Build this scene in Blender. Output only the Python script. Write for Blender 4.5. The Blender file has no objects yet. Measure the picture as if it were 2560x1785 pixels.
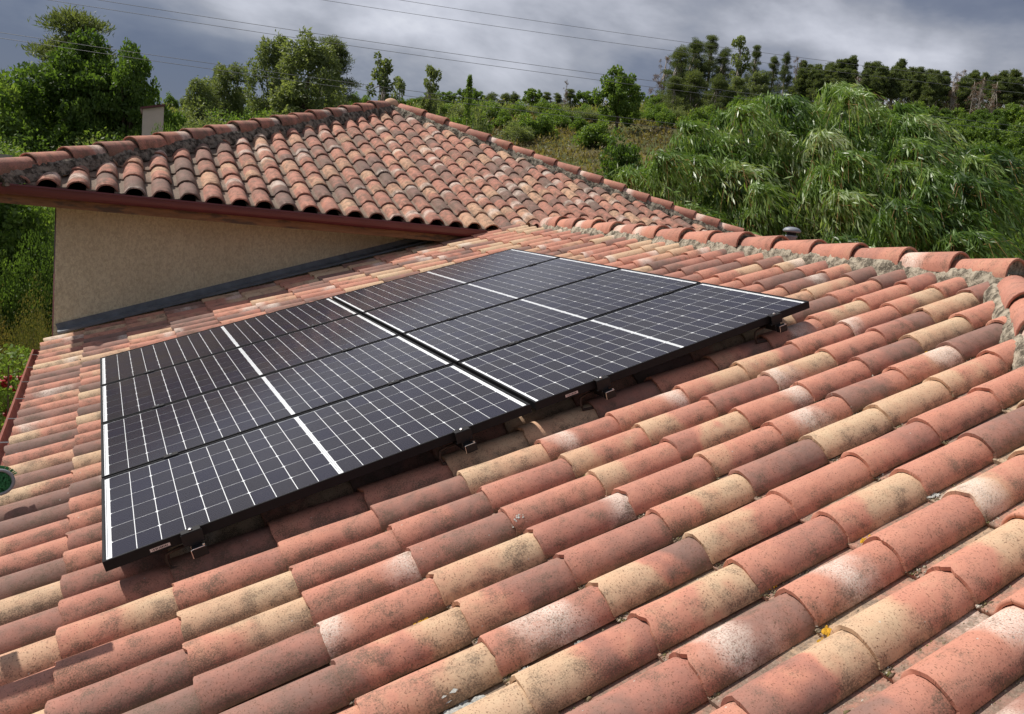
import bpy, bmesh, math, random
import numpy as np
from mathutils import Matrix, Vector

random.seed(7)
rng = np.random.default_rng(11)
R = math.radians
scene = bpy.context.scene
COL = scene.collection

# ------------------------------------------------------------------ camera
CAM = np.array([-0.04614997, -3.42109267, 1.3529588])
CR = np.array([[0.83038159, -0.54688762, 0.10667867],
               [0.02543631, -0.15405078, -0.98773547],
               [0.55661423, 0.82291086, -0.11401013]])
FPX, CX, CY = 2116.72, 1652.25, 832.88
cd = bpy.data.cameras.new('camera')
cam = bpy.data.objects.new('camera', cd)
COL.objects.link(cam)
cd.sensor_width = 36
cd.lens = FPX / 2560 * 36
cd.shift_x = (1280 - CX) / 2560
cd.shift_y = (CY - 892.5) / 2560
cd.clip_end = 3000
cd.clip_start = 0.05
cam.matrix_world = Matrix(((CR[0][0], -CR[1][0], -CR[2][0], CAM[0]),
                           (CR[0][1], -CR[1][1], -CR[2][1], CAM[1]),
                           (CR[0][2], -CR[1][2], -CR[2][2], CAM[2]),
                           (0, 0, 0, 1)))
scene.camera = cam

# ------------------------------------------------------------------ light
SUN = Vector((-0.50, 0.56, 0.90)).normalized()
sd = bpy.data.lights.new('sun', 'SUN')
sd.energy = 4.8
sd.angle = R(0.53)
sd.color = (1.0, 0.95, 0.87)
so = bpy.data.objects.new('sun', sd)
so.rotation_euler = (-SUN).to_track_quat('-Z', 'Y').to_euler()
so.location = (0, 0, 30)
COL.objects.link(so)

world = bpy.data.worlds.new('World')
scene.world = world
world.use_nodes = True
wn = world.node_tree
wn.nodes.clear()


class NT:
    """small node helper"""
    def __init__(s, tree): s.t = tree
    def n(s, kind, **kw):
        o = s.t.nodes.new(kind)
        for k, v in kw.items(): setattr(o, k, v)
        return o
    def l(s, a, b): s.t.links.new(a, b)
    def val(s, sock, v):
        if hasattr(v, 'links'): s.l(v, sock)
        elif v is not None: sock.default_value = v
    def math(s, op, a, b=None, c=None, clamp=False):
        o = s.n('ShaderNodeMath', operation=op, use_clamp=clamp)
        s.val(o.inputs[0], a)
        if b is not None: s.val(o.inputs[1], b)
        if c is not None: s.val(o.inputs[2], c)
        return o.outputs[0]
    def mix(s, f, a, b, mode='MIX'):
        o = s.n('ShaderNodeMix', data_type='RGBA', blend_type=mode)
        s.val(o.inputs[0], f)
        s.val(o.inputs[6], a if hasattr(a, 'links') or a is None else (*a, 1)[:4])
        s.val(o.inputs[7], b if hasattr(b, 'links') or b is None else (*b, 1)[:4])
        return o.outputs[2]
    def noise(s, vec, scale, detail=3, rough=0.55, dist=0.0, dim='3D', w=None):
        o = s.n('ShaderNodeTexNoise', noise_dimensions=dim)
        if vec is not None: s.l(vec, o.inputs['Vector'])
        o.inputs['Scale'].default_value = scale
        o.inputs['Detail'].default_value = detail
        o.inputs['Roughness'].default_value = rough
        o.inputs['Distortion'].default_value = dist
        return o.outputs['Fac']
    def ramp(s, f, stops):
        o = s.n('ShaderNodeValToRGB')
        e = o.color_ramp.elements
        while len(e) < len(stops): e.new(0.5)
        for q, (p, c) in zip(e, stops):
            q.position = p
            q.color = (*c, 1)[:4] if hasattr(c, '__len__') else (c, c, c, 1)
        s.l(f, o.inputs[0])
        return o.outputs[0]
    def remap(s, f, a, b, c=0.0, d=1.0):
        o = s.n('ShaderNodeMapRange')
        o.clamp = True
        s.l(f, o.inputs[0])
        for i, v in enumerate((a, b, c, d)): s.val(o.inputs[i + 1], v)
        return o.outputs[0]
    def mapping(s, vec, scale=(1, 1, 1), loc=(0, 0, 0)):
        o = s.n('ShaderNodeMapping')
        s.l(vec, o.inputs[0])
        o.inputs['Scale'].default_value = scale
        s.val(o.inputs['Location'], loc)
        return o.outputs[0]


w = NT(wn)
sky = w.n('ShaderNodeTexSky', sky_type='NISHITA', sun_disc=False)
sky.sun_elevation = math.asin(SUN.z)
sky.sun_rotation = math.atan2(SUN.x, SUN.y)
tc = w.n('ShaderNodeTexCoord').outputs['Generated']
cv = w.mapping(tc, (1.0, 1.0, 2.1))
n1 = w.noise(cv, 2.6, 6, 0.55, 0.2)
n2 = w.noise(cv, 7.5, 6, 0.58, 0.15)
nn = w.math('ADD', w.math('MULTIPLY', n1, 0.95), w.math('MULTIPLY', n2, 0.26))
nn = w.math('SUBTRACT', nn, 0.105)
sep = w.n('ShaderNodeSeparateXYZ'); w.l(tc, sep.inputs[0])


def glow(px, py, width, amount):
    """a brighter patch of cloud round one direction of the sky"""
    d = CR.T @ np.array([(px - CX) / FPX, (py - CY) / FPX, 1.0]); d /= np.linalg.norm(d)
    dot = w.n('ShaderNodeVectorMath', operation='DISTANCE')
    wob = w.n('ShaderNodeTexNoise'); w.l(tc, wob.inputs['Vector']); wob.inputs['Scale'].default_value = 4.0; wob.inputs['Detail'].default_value = 4
    wv = w.n('ShaderNodeVectorMath', operation='MULTIPLY_ADD'); w.l(wob.outputs['Color'], wv.inputs[0]); wv.inputs[1].default_value = (.34, .34, .34); wv.inputs[2].default_value = (-.17, -.17, -.17)
    wa = w.n('ShaderNodeVectorMath', operation='ADD'); w.l(tc, wa.inputs[0]); w.l(wv.outputs[0], wa.inputs[1])
    m = w.mapping(wa.outputs[0], (1, 1, 1.9))
    w.l(m, dot.inputs[0]); dot.inputs[1].default_value = (d[0], d[1], d[2] * 1.9)
    f = w.remap(dot.outputs['Value'], width, 0.0)
    f.node.interpolation_type = 'SMOOTHSTEP'
    return w.math('MULTIPLY', f, amount * 1.25)


bright = nn
for g in ((1150, -40, 0.55, 0.13), (330, 30, 0.34, 0.07), (2100, 60, 0.20, 0.05), (1450, 120, 0.25, 0.05),
          (20, 190, 0.34, -0.12), (900, 210, 0.26, -0.07), (1900, -80, 0.2, -0.03), (2450, 150, 0.34, 0.10), (1900, 60, .25, .04)):
    bright = w.math('ADD', bright, glow(*g))
el = w.remap(sep.outputs[2], 0.0, 0.5, -0.06, 0.05)
bright = w.math('ADD', bright, el)
cloud = w.ramp(bright, [(0.30, (0.080, 0.098, 0.160)), (0.44, (0.15, 0.168, 0.225)), (0.55, (0.29, 0.30, 0.345)),
                        (0.68, (0.50, 0.51, 0.57)), (0.85, (0.82, 0.83, 0.87))])
vm = w.n('ShaderNodeVectorMath', operation='SCALE'); w.l(cloud, vm.inputs[0]); vm.inputs['Scale'].default_value = 10.0
final = w.mix(0.90, sky.outputs[0], vm.outputs[0])
bg = w.n('ShaderNodeBackground'); w.l(final, bg.inputs[0]); bg.inputs[1].default_value = 0.11
wo = w.n('ShaderNodeOutputWorld'); w.l(bg.outputs[0], wo.inputs[0])

vs = scene.view_settings
vs.view_transform = 'Standard'
vs.look = 'None'
vs.exposure = 0.15
vs.gamma = 1.0
try: vs.use_curve_mapping = False
except Exception: pass
scene.cycles.max_bounces = 8
scene.cycles.transparent_max_bounces = 12

# ------------------------------------------------------------------ helpers
TH = 0.32372494563608817
U = np.array([math.cos(TH), 0, math.sin(TH)])
V = np.array([0, 1.0, 0])
N = np.array([-math.sin(TH), 0, math.cos(TH)])
GROUND = -3.2


def RP(u, v, n): return U * u + V * v + N * n
def ray(px, py):
    d = CR.T @ np.array([(px - CX) / FPX, (py - CY) / FPX, 1.0])
    return d
def at(px, py, r):
    """the point seen at photo pixel (px, py) at the horizontal distance r"""
    d = ray(px, py)
    return CAM + d * (r / math.hypot(d[0], d[1]))
def project(P):
    c = CR @ (np.asarray(P) - CAM)
    return CX + FPX * c[0] / c[2], CY + FPX * c[1] / c[2], c[2]


def frame(origin, x, y, z):
    return Matrix(((x[0], y[0], z[0], origin[0]), (x[1], y[1], z[1], origin[1]), (x[2], y[2], z[2], origin[2]), (0, 0, 0, 1)))
M_ROOF = frame((0, 0, 0), U, V, N)


def link(o, parent=None, M=None):
    COL.objects.link(o)
    M = M if M is not None else Matrix.Identity(4)
    if parent is not None:
        o.parent = parent
        o.matrix_basis = world_of(parent).inverted() @ M
    else:
        o.matrix_basis = M
    return o
def world_of(o):
    m = o.matrix_basis.copy()
    while o.parent is not None:
        o = o.parent
        m = o.matrix_basis @ m
    return m
def empty(name, loc, label=None, cat=None, group=None):
    o = bpy.data.objects.new(name, None)
    o.empty_display_size = 0.2
    link(o, None, Matrix.Translation(Vector(loc)))
    if label: tag(o, label, cat, group)
    return o
def tag(o, label=None, cat=None, group=None, kind=None):
    if label: o['label'] = label
    if cat: o['category'] = cat
    if group: o['group'] = group
    if kind: o['kind'] = kind
    return o


def new_mesh(name, verts, faces, mats, smooth=False, mat_idx=None, uv=None):
    me = bpy.data.meshes.new(name)
    verts = np.asarray(verts, dtype=np.float32)
    if isinstance(faces, np.ndarray):
        nf, k = faces.shape
        me.vertices.add(len(verts)); me.vertices.foreach_set('co', verts.ravel())
        me.loops.add(nf * k); me.loops.foreach_set('vertex_index', faces.astype(np.int32).ravel())
        me.polygons.add(nf); me.polygons.foreach_set('loop_start', np.arange(0, nf * k, k, dtype=np.int32))
        me.update(calc_edges=True)
    else:
        me.from_pydata([tuple(map(float, v)) for v in verts], [], faces)
        me.update()
    if not isinstance(mats, (list, tuple)): mats = [mats]
    for m in mats: me.materials.append(m)
    if mat_idx is not None: me.polygons.foreach_set('material_index', np.asarray(mat_idx, dtype=np.int32))
    if smooth: me.polygons.foreach_set('use_smooth', np.ones(len(me.polygons), dtype=bool))
    if uv is not None:
        lay = me.uv_layers.new(name='UVMap')
        li = np.empty(len(me.loops), dtype=np.int32); me.loops.foreach_get('vertex_index', li)
        lay.data.foreach_set('uv', np.asarray(uv, dtype=np.float32)[li].ravel())
    return me
def obj(name, me, parent=None, M=None):
    return link(bpy.data.objects.new(name, me), parent, M)


class Geo:
    """collects boxes, tubes and sheets, then links them as one mesh object"""
    def __init__(s): s.v = []; s.f = []
    def add(s, verts, faces):
        k = len(s.v); s.v += [tuple(map(float, p)) for p in verts]; s.f += [tuple(i + k for i in f) for f in faces]
        return s
    def box(s, x0, x1, y0, y1, z0, z1, M=None):
        p = [(x, y, z) for x in (x0, x1) for y in (y0, y1) for z in (z0, z1)]
        if M is not None: p = [tuple(M @ Vector(q)) for q in p]
        return s.add(p, [(0, 1, 3, 2), (4, 6, 7, 5), (0, 4, 5, 1), (2, 3, 7, 6), (0, 2, 6, 4), (1, 5, 7, 3)])
    def tube(s, pts, rad, k=8, cap=True):
        pts = [Vector(p) for p in pts]
        rads = rad if hasattr(rad, '__len__') else [rad] * len(pts)
        rings = []; up = None
        for i, p in enumerate(pts):
            d = (pts[min(i + 1, len(pts) - 1)] - pts[max(i - 1, 0)]).normalized()
            a = d.orthogonal().normalized() if up is None else (up - d * up.dot(d)).normalized()
            up = a; b = d.cross(a)
            rings.append([p + (a * math.cos(t) + b * math.sin(t)) * rads[i] for t in [2 * math.pi * j / k for j in range(k)]])
        vs_ = [q for r_ in rings for q in r_]; fs = []
        for i in range(len(pts) - 1):
            for j in range(k):
                fs.append((i * k + j, i * k + (j + 1) % k, (i + 1) * k + (j + 1) % k, (i + 1) * k + j))
        if cap: fs += [tuple(range(k))[::-1], tuple(range((len(pts) - 1) * k, len(pts) * k))]
        return s.add(vs_, fs)
    def lathe(s, prof, k=20, M=None):
        vs_ = [(r_ * math.cos(2 * math.pi * j / k), r_ * math.sin(2 * math.pi * j / k), z) for r_, z in prof for j in range(k)]
        if M is not None: vs_ = [tuple(M @ Vector(q)) for q in vs_]
        fs = [(i * k + j, i * k + (j + 1) % k, (i + 1) * k + (j + 1) % k, (i + 1) * k + j) for i in range(len(prof) - 1) for j in range(k)]
        fs += [tuple(range(k))[::-1], tuple(range((len(prof) - 1) * k, len(prof) * k))]
        return s.add(vs_, fs)
    def build(s, name, mat, parent=None, M=None, smooth=False, bevel=0):
        me = new_mesh(name, s.v, s.f, mat, smooth)
        if bevel:
            bm = bmesh.new(); bm.from_mesh(me)
            bmesh.ops.bevel(bm, geom=list(bm.edges), offset=bevel, segments=1, affect='EDGES')
            bm.to_mesh(me); bm.free()
        return obj(name, me, parent, M)


# ------------------------------------------------------------------ materials
def mat(name):
    m = bpy.data.materials.new(name); m.use_nodes = True
    m.node_tree.nodes.clear()
    return m, NT(m.node_tree)
def out(k, shader, disp=None):
    o = k.n('ShaderNodeOutputMaterial'); k.l(shader, o.inputs[0])
def principled(k, col, rough=0.8, metal=0.0, normal=None, spec=0.5):
    p = k.n('ShaderNodeBsdfPrincipled')
    k.val(p.inputs['Base Color'], col if hasattr(col, 'links') else (*col, 1))
    k.val(p.inputs['Roughness'], rough)
    p.inputs['Metallic'].default_value = metal
    p.inputs['Specular IOR Level'].default_value = spec
    if normal is not None: k.l(normal, p.inputs['Normal'])
    return p.outputs[0]
def bump(k, h, strength, dist=0.01):
    b = k.n('ShaderNodeBump'); b.inputs['Strength'].default_value = strength; b.inputs['Distance'].default_value = dist
    k.l(h, b.inputs['Height']); return b.outputs[0]
def simple(name, col, rough=0.6, metal=0.0, var=0.25, scale=14, spec=0.5, bmp=0.0):
    m, k = mat(name)
    co = k.n('ShaderNodeTexCoord').outputs['Object']
    f = k.noise(co, scale, 4, 0.6)
    c = k.mix(k.remap(f, 0.3, 0.7), tuple(x * (1 - var) for x in col), tuple(min(1, x * (1 + var)) for x in col))
    nrm = bump(k, k.noise(co, scale * 6, 3), bmp, 0.005) if bmp else None
    out(k, principled(k, c, rough, metal, nrm, spec)); return m


def tile_material(name, source, aged=0.0):
    """fired clay: every tile has two tones (lip end, top end), maybe a pale flash, pits, soot and dirt in the pan"""
    m, k = mat(name)
    def A(n_):
        a = k.n('ShaderNodeAttribute', attribute_type=source, attribute_name=n_); return a.outputs['Fac']
    uvn = k.n('ShaderNodeUVMap', uv_map='UVMap').outputs[0]
    sp = k.n('ShaderNodeSeparateXYZ'); k.l(uvn, sp.inputs[0])
    seed = A('seed')
    cb = k.n('ShaderNodeCombineXYZ'); k.l(sp.outputs[0], cb.inputs[0]); k.l(sp.outputs[1], cb.inputs[1])
    k.l(k.math('MULTIPLY', seed, 37.0), cb.inputs[2])
    vec = cb.outputs[0]
    soft = k.noise(k.mapping(vec, (1, 0.6, 1)), 7.0, 2, 0.5)
    softc = k.math('SUBTRACT', soft, 0.5)
    along = k.math('DIVIDE', sp.outputs[0], 0.36)
    f = k.remap(k.math('ADD', along, k.math('MULTIPLY', softc, 1.6)), 0.25, 0.75)
    f.node.interpolation_type = 'SMOOTHSTEP'
    tone = k.math('ADD', k.math('MULTIPLY', A('ta'), k.math('SUBTRACT', 1.0, f)), k.math('MULTIPLY', A('tb'), f))
    tone = k.math('ADD', tone, k.math('MULTIPLY', k.math('SUBTRACT', k.noise(vec, 22.0, 4, 0.6), 0.5), 0.30))
    col = k.ramp(tone, [(0.0, (0.57, 0.410, 0.265)), (0.22, (0.55, 0.335, 0.215)), (0.42, (0.52, 0.230, 0.160)),
                        (0.60, (0.40, 0.175, 0.130)), (0.78, (0.260, 0.140, 0.112)), (1.0, (0.165, 0.108, 0.095))])
    # pale flash of the firing
    tw = A('tw')
    dw = k.math('ABSOLUTE', k.math('SUBTRACT', k.math('ADD', along, k.math('MULTIPLY', softc, 0.7)), tw))
    fw = k.remap(dw, 0.30, 0.02); fw.node.interpolation_type = 'SMOOTHSTEP'
    spk = k.noise(vec, 190.0, 3, 0.7)
    fw = k.math('MULTIPLY', k.math('MULTIPLY', fw, k.remap(spk, 0.38, 0.56, 0.35, 1.0)), 0.85)
    col = k.mix(fw, col, (0.70, 0.60, 0.52))
    # pits and specks
    pit = k.noise(k.mapping(vec, (1.0, 0.55, 1)), 240.0, 2, 0.5)
    col = k.mix(k.math('MULTIPLY', k.remap(pit, 0.60, 0.67), 0.72), col, (0.16, 0.075, 0.045))
    # soot and black lichen: more on old tiles and on the lower flank next to the pan
    flank = k.remap(k.math('MULTIPLY', sp.outputs[1], -1.0), 0.03, 0.12)
    g = k.noise(vec, 13.0, 4, 0.6)
    g2 = k.noise(vec, 210.0, 3, 0.8)
    age = A('age')
    gm = k.math('ADD', k.math('ADD', g, k.math('MULTIPLY', flank, 0.17)), k.math('MULTIPLY', age, 0.13))
    gm = k.remap(gm, 0.54, 0.92)
    gm = k.math('MULTIPLY', k.remap(k.math('ADD', g2, k.math('MULTIPLY', gm, 0.22)), 0.50, 0.70), k.remap(gm, 0.0, 0.55))
    col = k.mix(k.math('MULTIPLY', gm, 0.78), col, (0.105, 0.078, 0.055))
    # dust film over everything
    dustf = k.remap(k.noise(vec, 9.0, 5, 0.7), 0.35, 0.70, 0.0, 0.13)
    col = k.mix(dustf, col, (0.40, 0.32, 0.26))
    # dirt line and grey film in the pan
    pan = k.remap(sp.outputs[1], 0.118, 0.136)
    pan2 = k.remap(sp.outputs[1], -0.108, -0.130)
    film = k.remap(k.math('ADD', k.noise(vec, 28.0, 5, 0.7), k.math('MULTIPLY', age, 0.10)), 0.42, 0.62, 0.35, 1.0)
    dirtc = k.mix(k.remap(k.noise(vec, 120.0, 4, 0.75), 0.4, 0.65), (0.12, 0.092, 0.070), (0.27, 0.215, 0.165))
    col = k.mix(k.math('MULTIPLY', pan, k.math('MULTIPLY', film, 0.88)), col, dirtc)
    edge = k.math('MULTIPLY', pan2, k.remap(g, 0.35, 0.6, 0.3, 0.9))
    col = k.mix(edge, col, (0.115, 0.082, 0.045))
    # small pale lichen dots
    vo = k.n('ShaderNodeTexVoronoi', feature='F1'); k.l(vec, vo.inputs['Vector']); vo.inputs['Scale'].default_value = 26.0
    dots = k.remap(k.math('ADD', vo.outputs['Distance'], k.math('MULTIPLY', spk, 0.10)), 0.135, 0.115)
    vr = k.n('ShaderNodeSeparateColor'); k.l(vo.outputs['Color'], vr.inputs[0])
    dots = k.math('MULTIPLY', dots, k.math('GREATER_THAN', vr.outputs[0], 0.88))
    col = k.mix(k.math('MULTIPLY', dots, 0.6), col, (0.50, 0.50, 0.45))
    hh = k.math('ADD', k.math('MULTIPLY', k.noise(vec, 60.0, 5, 0.7), 0.6), k.math('MULTIPLY', k.remap(pit, 0.62, 0.7), -0.35))
    nrm = bump(k, hh, 0.55, 0.004)
    out(k, principled(k, col, 0.86, 0.0, nrm, 0.25))
    return m


M_TILE = tile_material('clay_tile', 'OBJECT')
M_TILE_S = tile_material('clay_tile_mass', 'GEOMETRY')


def mortar_material(name, pale, dark, dirt):
    m, k = mat(name)
    co = k.n('ShaderNodeTexCoord').outputs['Object']
    a = k.noise(co, 16, 5, 0.65); b = k.noise(co, 90, 4, 0.7)
    c = k.mix(k.remap(a, 0.35, 0.62), pale, dark)
    c = k.mix(k.math('MULTIPLY', k.remap(k.math('ADD', a, k.math('MULTIPLY', b, 0.5)), 0.70, 0.86), dirt), c, (0.045, 0.038, 0.030))
    out(k, principled(k, c, 0.95, 0, bump(k, k.math('ADD', a, k.math('MULTIPLY', b, 0.5)), 1.0, 0.03), 0.1)); return m
M_MORTAR = mortar_material('mortar', (0.52, 0.45, 0.35), (0.36, 0.31, 0.24), 0.75)
M_MORTAR_M = mortar_material('grey_mortar', (0.42, 0.37, 0.29), (0.26, 0.23, 0.18), 0.85)
M_MORTAR_D = mortar_material('shaded_mortar', (0.30, 0.26, 0.21), (0.15, 0.13, 0.11), 0.9)  # darker copy for the left hip: its shaded side is put into the colour

def render_material():
    m, k = mat('roughcast_render')
    co = k.n('ShaderNodeTexCoord').outputs['Object']
    a = k.noise(k.mapping(co, (1, 1, 0.55)), 55, 4, 0.65, 0.8); b = k.noise(co, 1.2, 3, 0.5); c_ = k.noise(co, 160, 2, 0.6)
    c = k.mix(k.remap(a, 0.40, 0.62), (0.80, 0.71, 0.51), (0.60, 0.51, 0.35))
    c = k.mix(k.math('MULTIPLY', k.remap(b, 0.4, 0.7), 0.25), c, (0.50, 0.40, 0.26))
    drip = k.noise(k.mapping(co, (7.0, 7.0, 0.35)), 1.0, 5, 0.65)
    c = k.mix(k.math('MULTIPLY', k.remap(drip, 0.52, 0.72), 0.08), c, (0.30, 0.22, 0.14))
    out(k, principled(k, c, 0.95, 0, bump(k, k.math('ADD', a, k.math('MULTIPLY', c_, 0.4)), 1.0, 0.02), 0.1)); return m
M_RENDER = render_material()
M_GUTTER = simple('maroon_painted_gutter', (0.110, 0.022, 0.024), 0.42, 0.0, 0.12, 4)
M_GUTTER2 = simple('faded_red_brown_gutter', (0.33, 0.125, 0.095), 0.5, 0.0, 0.15, 6)
def wood_material():
    m, k = mat('stained_soffit_wood')
    co = k.n('ShaderNodeTexCoord').outputs['Object']
    a = k.noise(k.mapping(co, (1.2, 9, 9)), 5, 5, 0.65); b = k.noise(k.mapping(co, (1, 4, 4)), 3.3, 4, 0.7)
    c = k.mix(k.remap(a, 0.35, 0.65), (0.17, 0.085, 0.042), (0.25, 0.135, 0.068))
    c = k.mix(k.math('MULTIPLY', k.remap(b, 0.52, 0.62), 0.75), c, (0.055, 0.045, 0.036))
    out(k, principled(k, c, 0.8, 0, bump(k, a, 0.4, 0.01), 0.3)); return m
M_SOFFIT = wood_material()
M_FLASH = simple('lead_flashing', (0.135, 0.150, 0.170), 0.62, 0.0, 0.30, 9, bmp=0.3)
M_DECK = simple('roof_underlay', (0.035, 0.030, 0.028), 0.95, 0, 0.2, 5, spec=0.1)
M_FRAME = simple('black_anodised_frame', (0.010, 0.010, 0.012), 0.6, 0.0, 0.15, 20, spec=0.15)
M_RAIL = simple('black_rail', (0.014, 0.013, 0.014), 0.6, 0.0, 0.2, 20, spec=0.2)
M_SILVER = simple('bright_steel', (0.62, 0.62, 0.62), 0.28, 1.0, 0.1, 30)
M_RUST = simple('rusty_hook_steel', (0.055, 0.036, 0.028), 0.8, 0.1, 0.3, 40)
M_BACK = simple('white_backsheet', (0.80, 0.82, 0.84), 0.8, 0, 0.04, 10, spec=0.05)
M_STICKER = simple('label_paper', (0.55, 0.50, 0.49), 0.6, 0, 0.06, 60)
M_INK = simple('label_ink', (0.06, 0.04, 0.05), 0.6, 0, 0.1, 60)
M_VENT = simple('grey_vent_plastic', (0.20, 0.215, 0.245), 0.5, 0, 0.1, 20)

def cell_material():
    m, k = mat('silicon_cell')
    co = k.n('ShaderNodeTexCoord').outputs['Object']
    oi = k.n('ShaderNodeObjectInfo').outputs['Random']
    sp = k.n('ShaderNodeSeparateXYZ'); k.l(co, sp.inputs[0])
    fing = k.math('ABSOLUTE', k.math('SUBTRACT', k.math('FRACT', k.math('DIVIDE', sp.outputs[1], 0.0172)), 0.5))
    line = k.remap(fing, 0.455, 0.47)
    c = k.mix(oi, (0.014, 0.013, 0.026), (0.018, 0.016, 0.021))
    c = k.mix(k.math('MULTIPLY', line, 0.5), c, (0.11, 0.11, 0.14))
    out(k, principled(k, c, 0.7, 0, None, 0.04)); return m
M_CELL = cell_material()
def glass_material():
    m, k = mat('panel_glass')
    tr = k.n('ShaderNodeBsdfTransparent')
    gl = k.n('ShaderNodeBsdfGlossy'); gl.inputs['Roughness'].default_value = 0.13; gl.inputs['Color'].default_value = (0.95, 0.95, 0.97, 1)
    co = k.n('ShaderNodeTexCoord').outputs['Object']
    fr = k.n('ShaderNodeFresnel'); fr.inputs['IOR'].default_value = 1.18
    dust = k.n('ShaderNodeBsdfDiffuse'); dust.inputs['Color'].default_value = (0.42, 0.38, 0.34, 1)
    d = k.remap(k.noise(co, 3.0, 6, 0.7), 0.35, 0.75, 0.001, 0.009)
    sp_ = k.math('MULTIPLY', k.remap(k.noise(co, 130, 2, 0.5), 0.735, 0.76), 0.35)
    bf = k.n('ShaderNodeNewGeometry').outputs['Backfacing']
    m1 = k.n('ShaderNodeMixShader'); k.l(k.math('MULTIPLY', fr.outputs[0], k.math('SUBTRACT', 1.0, bf)), m1.inputs[0]); k.l(tr.outputs[0], m1.inputs[1]); k.l(gl.outputs[0], m1.inputs[2])
    m2 = k.n('ShaderNodeMixShader'); k.l(k.math('ADD', d, sp_), m2.inputs[0]); k.l(m1.outputs[0], m2.inputs[1]); k.l(dust.outputs[0], m2.inputs[2])
    out(k, m2.outputs[0]); return m
M_GLASS = glass_material()


def leaf_material(name, stops, trans=0.35, rough=0.55, spec=0.35):
    m, k = mat(name)
    a = k.n('ShaderNodeAttribute', attribute_type='GEOMETRY', attribute_name='tone').outputs['Fac']
    co = k.n('ShaderNodeTexCoord').outputs['Object']
    oi = k.n('ShaderNodeObjectInfo').outputs['Random']
    t = k.math('ADD', a, k.math('MULTIPLY', k.math('SUBTRACT', k.noise(co, 0.9, 2), 0.5), 0.5))
    t = k.math('ADD', t, k.math('MULTIPLY', k.math('SUBTRACT', oi, 0.5), 0.18))
    c = k.ramp(t, stops)
    p = principled(k, c, rough, 0, None, spec)
    tl = k.n('ShaderNodeBsdfTranslucent')
    k.l(k.mix(1.0, c, (1.25, 1.25, 0.55), 'MULTIPLY'), tl.inputs[0])
    ms = k.n('ShaderNodeMixShader'); ms.inputs[0].default_value = trans
    k.l(p, ms.inputs[1]); k.l(tl.outputs[0], ms.inputs[2])
    out(k, ms.outputs[0]); return m
L_OAK = leaf_material('oak_leaves', [(0, (0.061, 0.110, 0.027)), (0.5, (0.112, 0.189, 0.041)), (1, (0.183, 0.275, 0.067))], 0.48)
L_GREEN = leaf_material('fresh_green_leaves', [(0, (0.084, 0.150, 0.034)), (0.5, (0.156, 0.240, 0.053)), (1, (0.252, 0.330, 0.090))], 0.48)
L_OLIVE = leaf_material('grey_olive_leaves', [(0, (0.096, 0.132, 0.060)), (0.5, (0.180, 0.222, 0.096)), (1, (0.276, 0.318, 0.156))], 0.48)
L_PINE = leaf_material('pine_needles', [(0, (0.063, 0.090, 0.041)), (0.5, (0.121, 0.155, 0.063)), (1, (0.190, 0.218, 0.092))], 0.45)
L_DEAD = leaf_material('dead_brown_twigs', [(0, (0.12, 0.080, 0.060)), (0.5, (0.19, 0.125, 0.095)), (1, (0.26, 0.18, 0.14))], 0.2)
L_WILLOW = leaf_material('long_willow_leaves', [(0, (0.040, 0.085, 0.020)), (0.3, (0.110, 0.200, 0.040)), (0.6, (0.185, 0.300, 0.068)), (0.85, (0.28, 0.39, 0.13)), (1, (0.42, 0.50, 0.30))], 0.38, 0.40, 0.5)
L_SCRUB = leaf_material('heath_scrub', [(0, (0.156, 0.122, 0.065)), (0.35, (0.231, 0.206, 0.088)), (0.6, (0.200, 0.244, 0.080)), (1, (0.181, 0.281, 0.073))], 0.48)
L_YELLOW = leaf_material('yellowing_leaves', [(0, (0.060, 0.080, 0.026)), (0.5, (0.16, 0.15, 0.045)), (1, (0.30, 0.21, 0.07))], 0.35)
M_BARK = simple('bark', (0.12, 0.09, 0.065), 0.9, 0, 0.35, 6, bmp=0.5)
M_BARK_P = simple('pale_bark', (0.30, 0.26, 0.22), 0.9, 0, 0.3, 6)
M_TWIG = simple('orange_willow_twig', (0.30, 0.17, 0.055), 0.7, 0, 0.25, 10)
M_ROSE = simple('dark_red_petals', (0.35, 0.006, 0.012), 0.55, 0, 0.3, 40)
def ground_material():
    m, k = mat('ground')
    co = k.n('ShaderNodeTexCoord').outputs['Object']
    a = k.noise(co, 0.12, 4, 0.6); b = k.noise(co, 5.0, 5, 0.7); c0 = k.noise(co, 30.0, 3, 0.7)
    c = k.mix(k.remap(b, 0.35, 0.65), (0.10, 0.078, 0.038), (0.17, 0.125, 0.062))
    c = k.mix(k.remap(k.math('ADD', a, k.math('MULTIPLY', b, 0.35)), 0.56, 0.72), c, (0.055, 0.075, 0.022))
    c = k.mix(k.math('MULTIPLY', k.remap(c0, 0.45, 0.65), 0.6), c, (0.10, 0.075, 0.045))
    out(k, principled(k, c, 0.95, 0, bump(k, b, 0.8, 0.05), 0.1)); return m
M_GROUND = ground_material()

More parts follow.
